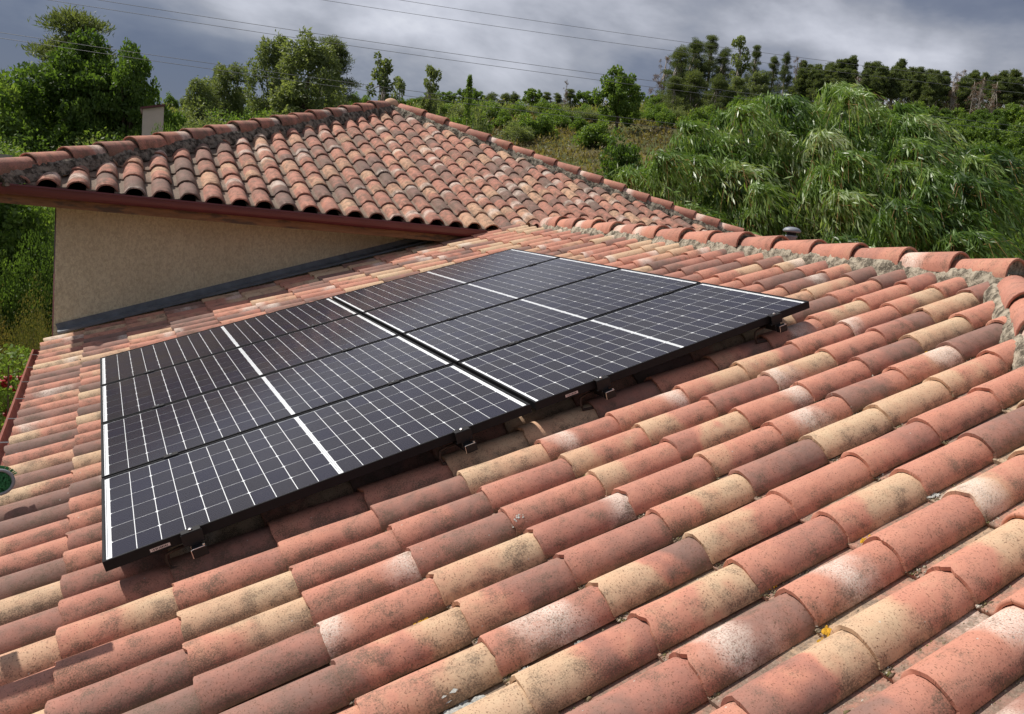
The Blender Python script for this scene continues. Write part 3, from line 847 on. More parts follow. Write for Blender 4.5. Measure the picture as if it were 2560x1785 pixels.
g = Geo(); g.tube([(WX0 - .035, WALL_Y + 1.5, 1.0), (WX0 - .035, WALL_Y + 1.5, GROUND)], .025, 10); g.build('downpipe', M_GUTTER, tall, smooth=True)
# flashing where the low roof meets the tall wall
g = Geo()
y0, y1 = WALL_Y - .012, WALL_Y - .15
pts = []
for u_ in (-.40, 3.72):
    for (y, n_) in ((y0, H + .075), (y0, H + .02), (WALL_Y - .07, H + .008), (y1, H + .010), (y1, H - .010)): pts.append(RP(u_, y, n_))
g.add(pts, [(i, i + 1, i + 6, i + 5) for i in range(4)])
g.build('flashing', M_FLASH, wing)

# ------------------------------------------------------------------ solar array
PL, PW, PT = 1.69, 1.0, 0.040
GU, GV = 0.022, 0.020
def cell_mesh(cu, cv_, flip):
    c = .006; x0, x1, y0, y1 = -cu / 2, cu / 2, -cv_ / 2, cv_ / 2
    if not flip: pts = [(x0 + c, y0), (x1, y0), (x1, y1), (x0 + c, y1), (x0, y1 - c), (x0, y0 + c)]
    else: pts = [(x0, y0), (x1 - c, y0), (x1, y0 + c), (x1, y1 - c), (x1 - c, y1), (x0, y1)]
    n_ = len(pts)
    vs_ = [(x, y, 0.0006) for x, y in pts] + [(x, y, 0) for x, y in pts]
    return new_mesh('solar_cell', vs_, [tuple(range(n_))] + [(i, (i + 1) % n_, (i + 1) % n_ + n_, i + n_)[::-1] for i in range(n_)], M_CELL)
GAPC = 0.0028
GAPV = 0.0040
FR = 0.0105
U0, UC = FR + .018, .017
cu = (PL - 2 * U0 - UC) / 20
cvp = (PW - 2 * FR - .010) / 6
CM = [cell_mesh(cu - GAPC, cvp - GAPV, 0), cell_mesh(cu - GAPC, cvp - GAPV, 1)]
def make_panel(label):
    t = empty('solar_panel', (0, 0, 0), label, 'solar panel', 'black framed solar panels in the roof array')
    g = Geo()
    for (x0, x1, y0, y1) in ((0, PL, 0, FR), (0, PL, PW - FR, PW), (0, FR, FR, PW - FR), (PL - FR, PL, FR, PW - FR)): g.box(x0, x1, y0, y1, -PT, 0)
    me = g.build('frame', M_FRAME, t, bevel=.0012)
    g = Geo(); g.box(FR - .001, PL - FR + .001, FR - .001, PW - FR + .001, -.0095, -.0065); g.build('backsheet', M_BACK, t)
    g = Geo(); g.box(FR - .001, PL - FR + .001, FR - .001, PW - FR + .001, -.0125, -.0098); g.build('bounce_blocker', M_FRAME, t)  # black sheet added to stop bounce light and darken the gap below
    g = Geo(); g.box(FR, PL - FR, FR, PW - FR, -.0048, -.0018); g.build('glass', M_GLASS, t)
    for i in range(20):
        x = U0 + cu * (i + .5) + (UC if i >= 10 else 0)
        for j in range(6):
            y = FR + .005 + cvp * (j + .5)
            link(bpy.data.objects.new('solar_cell', CM[i % 2]), t, Matrix.Translation((x, y, -.0064)))
    g = Geo()
    for x in (FR + .006, PL / 2 - .004, PL / 2 + .004, PL - FR - .009):
        g.box(x - .0012, x + .0012, FR + .03, PW - FR - .03, -.0064, -.0061)
    g.build('busbar', M_VENT, t)
    return t
def copy_thing(t, M, label=None):
    r = t.copy(); COL.objects.link(r); r.matrix_basis = M
    for ch in list(t.children):
        c = ch.copy(); COL.objects.link(c); c.parent = r
        for g_ in list(ch.children):
            d_ = g_.copy(); COL.objects.link(d_); d_.parent = c
    if label: r['label'] = label
    return r
plabels = {(0, 0): 'near left corner solar panel of the array, closest to the camera',
           (0, 1): 'second solar panel from the near edge in the lower left half of the array',
           (0, 2): 'third solar panel from the near edge in the lower left half of the array',
           (0, 3): 'far left corner solar panel, beside the beige wall',
           (1, 0): 'near right corner solar panel whose tip points at the open tiles',
           (1, 1): 'second solar panel from the near edge in the upper right half of the array',
           (1, 2): 'third solar panel from the near edge in the upper right half of the array',
           (1, 3): 'farthest solar panel of the array, nearest the ridge and the maroon gutter end'}
proto = None
for (a, b), lb in plabels.items():
    M = M_ROOF @ Matrix.Translation((a * (PL + GU), b * (PW + GV), 0))
    if proto is None: proto = make_panel(lb); proto.matrix_basis = M
    else: copy_thing(proto, M, lb)
def sticker(u):
    t = bpy.data.objects.new('frame_sticker', None)
    g = Geo(); g.box(u, u + .066, -.0008, -.0002, -.030, -.018)
    o = g.build('frame_sticker', M_STICKER, None, M_ROOF)
    o.parent = None
    g = Geo(); rs = random.Random(int(u * 100)); x = u + .006
    while x < u + .058:
        wd = rs.choice([.0015, .0025, .004]); g.box(x, x + wd, -.0012, -.0009, -.0275, -.0205); x += wd + rs.choice([.0015, .002, .003])
    q = g.build('print', M_INK, o, M_ROOF)
    return o
for u_, pn in ((.145, 'near left panel'), (1.865, 'near right panel')):
    o = sticker(u_)
    tag(o, 'small pale printed sticker on the frame edge of the %s' % pn, 'sticker', 'stickers on the panel frames')

CL = [.285, 1.352, 2.055, 3.135]
names = ['leftmost', 'second from the left', 'third from the left', 'rightmost']
for i, u_ in enumerate(CL):
    g = Geo(); g.box(u_ - .02, u_ + .02, -.035, 4.08, -.082, -.0405); 
    rl = g.build('mounting_rail', M_RAIL, None, M_ROOF, bevel=.002)
    tag(rl, 'black mounting rail under the array, %s of four' % names[i], 'rail', 'mounting rails under the solar panels')
    e = Geo(); e.box(u_ - .017, u_ + .017, -.0362, -.0356, -.080, -.0775); e.box(u_ - .017, u_ - .0145, -.0362, -.0356, -.080, -.050); e.box(u_ + .0145, u_ + .017, -.0362, -.0356, -.080, -.055)
    e.build('rail_end', M_SILVER, rl, M_ROOF)
    c = empty('end_clamp', RP(u_, -.01, 0), 'black end clamp with steel bolt on the array edge, %s of four' % names[i], 'clamp', 'end clamps on the near edge of the array')
    g = Geo(); g.box(u_ - .033, u_ + .033, -.032, .009, .001, .0045); g.box(u_ - .036, u_ + .036, -.034, -.0300, -.044, .001); g.box(u_ - .036, u_ + .036, -.0300, -.001, -.047, -.044)
    g.build('clamp_body', M_RAIL, c, M_ROOF, bevel=.0008)
    g = Geo(); g.lathe([(.0075, .0045), (.0075, .010), (.004, .0115), (.004, .0135)], 10, Matrix.Translation((u_, -.014, 0))); g.build('bolt', M_SILVER, c, M_ROOF)
    g = Geo(); g.box(u_ - .016, u_ + .034, -.070, -.036, -.088, -.052); g.build('rail_connector', M_RAIL, c, M_ROOF, bevel=.002)
    g = Geo(); g.tube([(u_ - .018, -.071, -.085), (u_ - .018, -.071, -.052), (u_ - .010, -.071, -.0505), (u_ + .028, -.071, -.0505)], .0013, 6); g.lathe([(.0045, -.052), (.0045, -.046)], 8, Matrix.Translation((u_ + .026, -.060, 0))); g.build('spring_clip', M_SILVER, c, M_ROOF)
    hk = Geo(); hk.tube([(u_ - .02, .05, -.07), (u_ - .07, .045, -.07), (u_ - .10, .04, -.075), (u_ - .105, .04, -.10), (u_ - .10, .04, -.135), (u_ + .05, .04, -.16)], .0065, 8)
    hh_ = hk.build('roof_hook', M_RUST, None, M_ROOF, smooth=True); tag(hh_, 'bent rusty roof hook beneath the array edge, %s of four' % names[i], 'hook', 'roof hooks under the array')
for b in range(1, 4):
    for i, u_ in enumerate(CL):
        y = b * (PW + GV) - GV / 2
        c = empty('mid_clamp', RP(u_, y, 0), 'mid clamp on the %s panel seam, %s rail' % (['', 'nearest', 'middle', 'farthest'][b], names[i]), 'clamp', 'mid clamps between solar panels')
        g = Geo(); g.box(u_ - .03, u_ + .03, y - .019, y + .019, .0012, .0042); g.build('clamp_plate', M_RAIL, c, M_ROOF)
        g = Geo(); g.lathe([(.0065, .0042), (.0065, .009), (.003, .0095)], 10, Matrix.Translation((u_, y, 0))); g.build('bolt', M_SILVER, c, M_ROOF)

# ------------------------------------------------------------------ small things on the roof
vp = at(1981, 569, 7.3)
v_ = empty('roof_vent', (vp[0], vp[1], vp[2] - .35), 'grey mushroom shaped vent pipe behind the ridge before the willow', 'vent')
g = Geo(); g.lathe([(.045, -.40), (.045, -.085), (.052, -.08), (.052, -.065)], 20, Matrix.Translation(vp)); g.build('pipe', M_VENT, v_, smooth=True)
g = Geo(); g.lathe([(.040, -.085), (.040, -.03)], 16, Matrix.Translation(vp)); g.build('louvre', M_RAIL, v_)
g = Geo(); g.lathe([(.064, -.040), (.076, -.036), (.078, -.024), (.062, -.006), (.035, .003), (.01, .005)], 24, Matrix.Translation(vp)); g.build('cap', M_VENT, v_, smooth=True)
M_BRUSH = simple('green_bristles', (0.02, 0.18, 0.05), 0.6, 0, 0.3, 60)
M_GREY = simple('grey_rubber', (0.24, 0.25, 0.26), 0.5, 0, 0.1, 20)
bp = at(-4, 1206, 4.9)
to = Vector(CAM - bp).normalized()
bm_ = to.to_track_quat('Z', 'Y').to_matrix().to_4x4(); bm_.translation = Vector(bp)
br = empty('cleaning_brush', bp, 'round green bristle brush with grey rim at the left picture edge above the eave', 'brush')
g = Geo(); ring = [(.050, -.02), (.062, -.018), (.064, 0), (.060, .008), (.051, .006), (.049, -.004)]
g.lathe(ring, 28, bm_); g.f = [f for f in g.f if len(f) == 4]; g.build('rim', M_GREY, br, smooth=True)
g = Geo(); g.lathe([(.0, -.031), (.051, -.030), (.051, -.027), (.0, -.026)], 24, bm_); rs = random.Random(4)
for i in range(520):
    a = rs.uniform(0, 2 * math.pi); q = .05 * math.sqrt(rs.random())
    p0 = bm_ @ Vector((q * math.cos(a), q * math.sin(a), -.03)); p1 = bm_ @ Vector((q * math.cos(a) * 1.05, q * math.sin(a) * 1.05, rs.uniform(-.012, 0)))
    g.tube([p0, p1], .0035, 4)
for i in range(46):
    a = rs.uniform(.5, 2.4); p0 = bm_ @ Vector((.055 * math.cos(a), .055 * math.sin(a), -.03)); p1 = bm_ @ Vector((.080 * math.cos(a), .078 * math.sin(a), -.03 + rs.uniform(-.01, .01)))
    g.tube([p0, p1], .003, 4)
g.build('bristles', M_BRUSH, br)
g = Geo()
c0 = Vector(RP(-.13, .0, .58)); c1 = Vector(RP(-1.1, .03, .58))
g.box(-1.2, -.145, -.018, .022, .56, .60, M_ROOF); g.box(-.46, -.415, .02, .24, .57, .59, M_ROOF)
g.build('shadow_bars', M_GREY, br)  # unseen bars, added and shaped to cast the angled shadow on the tiles

M_LICH = simple('orange_lichen', (0.62, 0.33, 0.02), 0.95, 0, 0.45, 90, bmp=1.0)
M_LICHG = simple('grey_lichen', (0.50, 0.50, 0.47), 0.95, 0, 0.35, 90, bmp=1.0)
def lichen(px, py, size, m, seed):
    d = ray(px, py); s_ = ((RP(0, 0, H - .03) - CAM) @ N) / (d @ N); P = CAM + d * s_
    u_, v__ = P @ U, P @ V
    k = (v__ - .082) / PITCH_V; dv = (k - round(k)) * PITCH_V
    z = H - (0.085 - math.sqrt(max(0, .085 ** 2 - min(abs(dv), .08) ** 2))) if abs(dv) < .083 else H - .072
    rs = random.Random(seed); g = Geo()
    for i in range(26):
        a = rs.uniform(0, 6.28); q = size * rs.random() ** .7
        x, y = u_ + q * math.cos(a) * 1.4, v__ + q * math.sin(a) * .8; s2 = size * rs.uniform(.14, .34)
        dv2 = y - (round((y - .082) / PITCH_V) * PITCH_V + .082)
        zz = H - (0.085 - math.sqrt(max(0, .085 ** 2 - min(abs(dv2), .083) ** 2))) if abs(dv2) < .083 else H - .074
        du_ = min(((x - c_) for c_ in COURSES if c_ <= x), default=0); zz -= .0175 * du_ / .352
        ang = rs.uniform(0, 6.28); pr = [(x + s2 * math.cos(ang + t) * rs.uniform(.7, 1.2), y + s2 * math.sin(ang + t) * rs.uniform(.7, 1.2), zz + .001 * rs.random()) for t in [6.28 * j / 6 for j in range(6)]]
        top = (x, y, zz + .004 + .004 * rs.random())
        g.add(pr + [top], [(j, (j + 1) % 6, 6) for j in range(6)])
    g.build('lichen_patch', m, wing, M_ROOF, smooth=True)
for i, (px, py, s_) in enumerate([(2065, 1547, .030), (2168, 1318, .024), (1927, 1435, .010), (1052, 1555, .016), (1290, 1332, .012), (632, 1540, .018), (1910, 1130, .010), (1165, 1308, .008), (2315, 882, .008)]):
    lichen(px, py, s_, M_LICH, i)
for i, (px, py, s_) in enumerate([(1140, 1725, .045), (1120, 1760, .05), (1080, 1775, .03), (1190, 1715, .022), (1296, 1300, .020), (1304, 1318, .012), (1438, 1568, .010), (1200, 1562, .010), (1303, 1640, .012), (792, 1308, .016), (48, 1142, .014), (2330, 1210, .018), (2500, 1290, .018)]):
    lichen(px, py, s_, M_LICHG, 50 + i)

# grit, moss crumbs and dirt that gathered in the pans of the nearest tiles
def grit():
    rs = np.random.default_rng(71); n_ = 15000
    kc = rs.integers(-13, 3, n_); u_ = rs.uniform(.2, 4.4, n_)
    side = rs.random(n_)
    y = np.where(side < .55, rs.uniform(.100, .150, n_), .139 + rs.normal(0, .006, n_))
    v__ = .082 + kc * PITCH_V + y
    ci = np.clip(np.searchsorted(np.array(COURSES), u_, side='right') - 1, 0, None); du = u_ - np.array(COURSES)[ci]
    piled = rs.random(n_) < .35; u_ = np.where(piled, np.array(COURSES)[ci] + np.abs(rs.normal(0, .02, n_)), u_); du = np.where(piled, u_ - np.array(COURSES)[ci], du)
    z = H - .0785 - .0175 * du / .352
    keep = (u_ > 0) & (u_ < RIDGE_U - .25 - np.clip(RIDGE_END_V - v__, 0, None) / math.cos(TH)) & ((v__ < .1) | (u_ > 3.4))
    u_, v__, z = u_[keep], v__[keep], z[keep]; n_ = len(u_)
    s_ = rs.uniform(.0015, .0048, n_) * np.where(rs.random(n_) < .06, 2.0, 1)
    oc = np.array([(1, 0, 0), (0, 1, 0), (-1, 0, 0), (0, -1, 0), (0, 0, 1), (0, 0, -.4)], float)
    fc_ = np.array([(0, 1, 4), (1, 2, 4), (2, 3, 4), (3, 0, 4), (1, 0, 5), (2, 1, 5), (3, 2, 5), (0, 3, 5)])
    loc = oc[None] * s_[:, None, None] * rs.uniform(.6, 1.4, (n_, 6, 1)); loc[:, :, 0] *= rs.uniform(1, 2.2, (n_, 1))
    P = loc[:, :, 0:1] * U + loc[:, :, 1:2] * V + loc[:, :, 2:3] * N + (u_[:, None] * U + v__[:, None] * V + z[:, None] * N)[:, None, :]
    me = new_mesh('grit', P.reshape(-1, 3), (fc_[None] + (np.arange(n_) * 6)[:, None, None]).reshape(-1, 3), M_GRIT)
    me.attributes.new('tone', 'FLOAT', 'FACE').data.foreach_set('value', np.repeat(rs.random(n_), 8).astype(np.float32))
    o = obj('grit', me, wing); o['kind'] = 'stuff'
_m, _k = mat('grit_and_moss')
_t = _k.n('ShaderNodeAttribute', attribute_type='GEOMETRY', attribute_name='tone').outputs['Fac']
out(_k, principled(_k, _k.ramp(_t, [(0, (.10, .08, .055)), (.45, (.20, .155, .11)), (.75, (.13, .12, .045)), (.9, (.36, .32, .26)), (1, (.5, .46, .4))]), .95, 0, None, .1))
M_GRIT = _m
grit()

# ------------------------------------------------------------------ foliage
def leaves_mesh(name, C_, D_, size, ratio, tone, m, rs, flat=0.0):
    """diamond leaves: centre C_, pointing along D_, random roll"""
    n_ = len(C_)
    D_ = D_ / (np.linalg.norm(D_, axis=1)[:, None] + 1e-9)
    A = rs.normal(0, 1, (n_, 3)); A[:, 2] *= (1 - flat)
    S = np.cross(D_, A); S /= (np.linalg.norm(S, axis=1)[:, None] + 1e-9)
    sz = (size * rs.uniform(.6, 1.35, n_))[:, None] if np.isscalar(size) else size[:, None]
    v4 = np.stack([C_ - D_ * sz * .5, C_ + S * sz * ratio * .5 - D_ * sz * .05, C_ + D_ * sz * .5, C_ - S * sz * ratio * .5 - D_ * sz * .05], 1).reshape(-1, 3)
    me = new_mesh(name, v4, np.arange(n_ * 4).reshape(-1, 4), m)
    me.attributes.new('tone', 'FLOAT', 'FACE').data.foreach_set('value', np.asarray(tone, dtype=np.float32))
    return me
def sphere_pts(n_, rs):
    p = rs.normal(0, 1, (n_, 3)); return p / np.linalg.norm(p, axis=1)[:, None]
def clump_leaves(clumps, per, size, ratio, m, name, rs, droop=0.0, shell=.55):
    """clumps: (x, y, z, radius xy, radius z)"""
    Cs, Ds, Ts = [], [], []
    for (x, y, z, rx, rz) in clumps:
        n_ = max(8, int(per * (rx * rx)))
        p = sphere_pts(n_, rs); q = ((shell + (1 - shell) * rs.random(n_) ** .5) * (1 + rs.normal(0, .13, n_)))[:, None]
        c = p * q * np.array([rx, rx, rz]); c[:, 0] += x; c[:, 1] += y; c[:, 2] += z
        d = p + rs.normal(0, .7, (n_, 3)); d[:, 2] -= droop
        Cs.append(c); Ds.append(d); Ts.append(np.clip(.45 + rs.normal(0, .16, n_) + rs.normal(0, .10), 0, 1))
    return leaves_mesh(name, np.concatenate(Cs), np.concatenate(Ds), size, ratio, np.concatenate(Ts), m, rs)
def grow(trunk_h, crown, rs, rad, nb=7):
    g = Geo(); top = trunk_h
    pts = [(0, 0, -.3), (rad * .5, 0, trunk_h * .35), (-rad * .6, rad * .4, trunk_h * .7), (0, 0, trunk_h)]
    g.tube(pts, [rad * 1.25, rad, rad * .8, rad * .45], 8)
    for i in range(nb):
        c = crown[int(rs.integers(len(crown)))]
        b0 = Vector((0, 0, trunk_h * rs.uniform(.35, .95))); b1 = Vector(c[:3]); mid = b0.lerp(b1, .5) + Vector((0, 0, -.1 * (b1 - b0).length + .2))
        g.tube([b0, mid, b1], [rad * .42, rad * .28, rad * .08], 5)
    return g
def make_proto(kind, seed):
    rs = np.random.default_rng(seed)
    if kind == 'oak':      # ~9 m, broad
        cl = []
        for i in range(135):
            p = sphere_pts(1, rs)[0]; q = rs.uniform(.45, 1.12)
            z = 5.4 + p[2] * q * 3.0; wx = 3.9 * (1 - max(0, (z - 5.2)) / 5.2) if z > 5.2 else 3.9
            cl.append((p[0] * q * wx, p[1] * q * wx, z, rs.uniform(.38, .85), rs.uniform(.28, .58)))
        return cl, clump_leaves(cl, 620, .21, .62, L_OAK, 'crown', rs), grow(5.5, cl, rs, .32, 12), M_BARK, 9.0, 8.6
    if kind == 'round':
        cl = []
        for i in range(88):
            p = sphere_pts(1, rs)[0]; q = rs.uniform(.45, 1.12)
            cl.append((p[0] * q * 2.7, p[1] * q * 2.7, 4.0 + p[2] * q * 2.8, rs.uniform(.34, .75), rs.uniform(.3, .62)))
        return cl, clump_leaves(cl, 420, .30, .62, L_GREEN, 'crown', rs), grow(4.6, cl, rs, .2, 9), M_BARK, 7.4, 6.4
    if kind == 'willowy':
        cl = []
        for i in range(75):
            a = rs.uniform(0, 6.28); z = rs.uniform(1.2, 8.6); wx = 2.5 * math.sin(min(1, (z + .5) / 6.5) * 1.57) * (1 - max(0, z - 6.2) / 4.2)
            q = rs.uniform(.3, 1.0); cl.append((math.cos(a) * q * wx, math.sin(a) * q * wx, z, rs.uniform(.35, .75), rs.uniform(.6, 1.0)))
        return cl, clump_leaves(cl, 640, .28, .38, L_OLIVE, 'crown', rs, .3), grow(6.5, cl, rs, .22, 12), M_BARK, 9.2, 5.8
    if kind == 'poplar':
        cl = []
        for i in range(30):
            a = rs.uniform(0, 6.28); z = rs.uniform(2.2, 9.3); q = rs.uniform(.2, 1.3)
            cl.append((math.cos(a) * q, math.sin(a) * q, z, rs.uniform(.35, .65), rs.uniform(.4, .7)))
        return cl, clump_leaves(cl, 480, .30, .6, L_OLIVE, 'crown', rs), grow(8.5, cl, rs, .16, 14), M_BARK_P, 9.8, 3.4
    if kind == 'pine':
        cl = []
        for i in range(95):
            a = rs.uniform(0, 6.28); z = rs.uniform(3.6, 11.6); wx = 2.4 * (1 - (z - 4.0) / 8.2) + .2
            q = rs.uniform(.35, 1.1); cl.append((math.cos(a) * q * wx, math.sin(a) * q * wx, z + rs.normal() * .2, rs.uniform(.45, .85), rs.uniform(.28, .5)))
        return cl, clump_leaves(cl, 900, .19, .20, L_PINE, 'crown', rs, -.8, .2), grow(11.2, cl, rs, .2, 24), M_BARK_P, 12.0, 4.4
    if kind == 'woodpine':
        cl = []
        for i in range(60):
            a = rs.uniform(0, 6.28); z = rs.uniform(6.2, 11.6); wx = 2.2 * (1 - (z - 6.0) / 6.4) + .2
            q = rs.uniform(.2, 1.0); cl.append((math.cos(a) * q * wx, math.sin(a) * q * wx, z + rs.normal() * .2, rs.uniform(.45, .85), rs.uniform(.3, .55)))
        return cl, clump_leaves(cl, 330, .36, .30, L_PINE, 'crown', rs, -.55, .2), grow(11.2, cl, rs, .17, 10), M_BARK_P, 12.0, 4.4
    if kind == 'deadpine':
        cl = []
        for i in range(30):
            a = rs.uniform(0, 6.28); z = rs.uniform(3.0, 11.0); wx = 1.8 * (1 - (z - 3.0) / 10) + .2
            q = rs.uniform(.3, 1.1); cl.append((math.cos(a) * q * wx, math.sin(a) * q * wx, z, rs.uniform(.25, .5), rs.uniform(.2, .4)))
        return cl, clump_leaves(cl, 420, .30, .16, L_DEAD, 'crown', rs, -.2, .1), grow(11.0, cl, rs, .09, 30), M_BARK_P, 11.6, 3.6
    if kind == 'cone':
        cl = []
        for i in range(46):
            a = rs.uniform(0, 6.28); z = rs.uniform(.6, 7.4); wx = 1.35 * (1 - z / 8.0); q = rs.uniform(.4, 1.0)
            cl.append((math.cos(a) * q * wx, math.sin(a) * q * wx, z, rs.uniform(.25, .5), rs.uniform(.3, .5)))
        return cl, clump_leaves(cl, 620, .24, .45, L_GREEN, 'crown', rs, -.3), grow(6.8, cl, rs, .1, 6), M_BARK, 7.8, 3.0
    spec = {'bush': (L_GREEN, .19, .58), 'darkbush': (L_OAK, .17, .6), 'olivebush': (L_OLIVE, .18, .36), 'yellowbush': (L_YELLOW, .065, .6), 'smallbush': (L_OAK, .075, .45), 'finegreen': (L_GREEN, .075, .5), 'finedark': (L_OAK, .07, .55), 'fineolive': (L_OLIVE, .08, .34)}
    m, ls, ra = spec[kind]
    cl = []
    nb_ = 34
    for i in range(nb_):
        p = sphere_pts(1, rs)[0]; q = rs.uniform(.4, 1.0); h_ = abs(p[2])
        cl.append((p[0] * q * 1.5, p[1] * q * 1.5, .3 + h_ * q * 2.0, rs.uniform(.32, .6), rs.uniform(.3, .62)))
    dens = {'yellowbush': 900, 'smallbush': 2200, 'finegreen': 2100, 'finedark': 2200, 'fineolive': 2200}.get(kind, 760)
    g = Geo()
    for i in range(6):
        c = cl[int(rs.integers(len(cl)))]; g.tube([(0, 0, -.2), (c[0] * .4, c[1] * .4, c[2] * .6), c[:3]], [.04, .03, .012], 5)
    return cl, clump_leaves(cl, dens, ls, ra, m, 'foliage', rs), g, M_BARK, 2.7, 3.6


def landmark(px):
    for x, nm in ((60, 'at the far left edge'), (200, 'under the dark pointed pine'), (340, 'under the big oak'), (440, 'round the little pale house'), (560, 'under the small olive tree'), (660, 'under the broad olive tree'), (760, 'under the grey green willows'),
                  (880, 'under the pine behind the willow'), (1000, 'under the open crowned poplar'), (1110, 'near the small slim poplar'), (1240, 'near the pointed young cypress'), (1360, 'left of the bare thin tree'), (1480, 'right of the bare thin tree'), (1620, 'by the solitary round tree'),
                  (1720, 'under the leafless brown pine'), (1830, 'under the brownish topped pine'), (1920, 'under the tall pale poplar'), (2020, 'by the grey dead pine'), (2140, 'at the left end of the wood'), (2260, 'under the middle of the wood'), (2360, 'above the right willow'), (2460, 'behind the right willow tips')):
        if px < x: return nm
    return 'at the far right edge'
LOOK = {'finegreen': 'light green', 'finedark': 'dark green', 'fineolive': 'grey green', 'bush': 'light green', 'darkbush': 'dark green', 'olivebush': 'grey green', 'round': 'fresh green round', 'oak': 'dark green lobed', 'pine': 'dark', 'woodpine': 'tall bare stemmed', 'deadpine': 'brown dying'}
PROTO = {}
def proto_of(kind, var=0):
    key = (kind, var)
    if key not in PROTO:
        cl, fol, g, bm2, h_, w_ = make_proto(kind, sum(ord(c_) for c_ in kind) * 7 + var)
        tr = new_mesh('trunk', g.v, g.f, bm2, True)
        PROTO[key] = (fol, tr, h_, w_)
    return PROTO[key]
GROUPS = {}
def plant(kind, px, pytop, r_, wpx, label, cat='tree', group=None, var=0, name=None, lift=0.0, sink=0.0, minh=0.0):
    """one plant whose top shows at (px, pytop) at distance r_, wpx photo pixels wide"""
    fol, tr, h_, w_ = proto_of(kind, var)
    top = at(px, pytop, r_)
    zb = float(terrain(top[0], top[1])) - sink
    hgt = max(minh, top[2] - zb)
    wid = wpx / FPX * r_
    full = .85 * wid * h_ / w_
    if hgt < full: zb -= full - hgt; hgt = full
    sx = wid / w_; sz = hgt / h_
    nm = name or {'oak': 'oak_tree', 'round': 'broadleaf_tree', 'willowy': 'willow_tree', 'poplar': 'poplar_tree', 'pine': 'pine_tree', 'woodpine': 'pine_tree', 'deadpine': 'dead_pine_tree', 'cone': 'young_cypress'}.get(kind, 'shrub')
    M = Matrix.Translation((top[0], top[1], zb)) @ Matrix.Rotation(random.uniform(0, 6.28), 4, 'Z') @ Matrix.Diagonal((sx, sx, sz, 1))
    t = bpy.data.objects.new(nm, None); link(t, None, M); tag(t, label, cat, group)
    o = bpy.data.objects.new('crown' if 'tree' in nm or nm == 'young_cypress' else 'foliage', fol); COL.objects.link(o); o.parent = t
    o2 = bpy.data.objects.new('trunk' if 'tree' in nm or nm == 'young_cypress' else 'stem', tr); COL.objects.link(o2); o2.parent = t
    return t

# single trees against the sky
plant('pine', 198, 26, 50, 270, 'dark pine whose pointed top rises behind the big oak on the left', sink=3)
plant('oak', 225, 70, 42, 300, 'large dense oak, left part with the crown joined to the pine behind')
plant('oak', 325, 100, 41, 200, 'lower right oak crown leaning over the little pale house', var=1)
plant('round', 55, 180, 44, 170, 'bright round tree at the far left picture edge')
plant('round', -40, 195, 40, 180, 'tree cut by the left picture border')
plant('willowy', 690, 92, 66, 130, 'tall grey green willow left of the largest one')
plant('willowy', 778, 84, 60, 190, 'largest grey green willow, centre of the left tree group', var=1)
plant('pine', 838, 94, 70, 130, 'dark pine showing behind the right side of the largest willow', var=1)
plant('willowy', 575, 155, 70, 130, 'dull olive tree with broad crown left of the willows', var=2)
plant('willowy', 505, 200, 66, 90, 'small olive tree peeking over the hedge near the pale house', var=3)
plant('poplar', 968, 122, 66, 78, 'open crowned poplar alone against the dark cloud')
plant('poplar', 1080, 164, 72, 44, 'small slim poplar right of the open crowned one', var=1)
plant('poplar', 1002, 190, 60, 40, 'pale little poplar in front of the open crowned one', var=2)
plant('cone', 1176, 186, 60, 46, 'bright green pointed young cypress')
plant('round', 1556, 166, 88, 120, 'solitary round green tree before the pine wood')
plant('deadpine', 1418, 190, 100, 20, 'bare thin dead tree left of the round tree', var=1)
# pines on the hill
for i, (px, py, r_, wpx, kd, lb) in enumerate([
        (1668, 130, 118, 70, 'deadpine', 'leafless brown pine at the left edge of the hill pines'),
        (1705, 116, 112, 90, 'pine', 'leftmost leafy pine of the hill group'),
        (1745, 90, 114, 85, 'pine', 'tall dark pine, second of the hill group'),
        (1783, 88, 116, 70, 'pine', 'brownish topped pine beside the pale poplar'),
        (1815, 120, 115, 60, 'pine', 'short pine just left of the pale poplar'),
        (1856, 84, 110, 55, 'poplar', 'tall pale poplar among the hill pines'),
        (1893, 112, 114, 46, 'pine', 'lone dark pine right of the pale poplar'),
        (1938, 140, 118, 44, 'pine', 'short pine between the poplar and the thin pines'),
        (1970, 124, 116, 40, 'pine', 'thin pointed pine left of the grey dead one'),
        (1997, 134, 118, 40, 'deadpine', 'grey dead pine with bare twigs before the wood'),
        (1740, 175, 106, 110, 'pine', 'bushy low pine in front of the hill group'),
        (1800, 180, 104, 90, 'pine', 'wide low pine under the short pine'),
        (1690, 190, 106, 80, 'pine', 'dark low pine beside the leafless one'),
        (1905, 175, 108, 70, 'willowy', 'olive green bush tree beneath the lone pine'),
        (1845, 190, 104, 70, 'willowy', 'pale olive tree at the foot of the pale poplar')]):
    plant(kd, px, py, r_, wpx, lb, var=i % 3, sink=.5)
px = 2010
i = 0
while px < 2700:
    base = np.interp(px, [2010, 2080, 2160, 2250, 2350, 2450, 2560, 2700], [172, 158, 158, 164, 182, 196, 218, 240])
    for row in range(3):
        dead = (px > 2370 and random.random() < .45) or random.random() < .06
        plant('deadpine' if dead else 'woodpine', px + random.uniform(-8, 8), base + random.uniform(-24, 16) + row * 12, 130 - row * 10 + random.uniform(-4, 4), random.uniform(38, 66),
              ('brown dying pine, %s row, %s' if dead else 'tall bare stemmed pine, %s row, %s') % (['back', 'middle', 'front'][row], landmark(px)), group='dying pines of the hill wood' if dead else 'pines of the dense hill wood', var=i % 3, minh=6, sink=.5)
        i += 1
    px += random.uniform(19, 28)
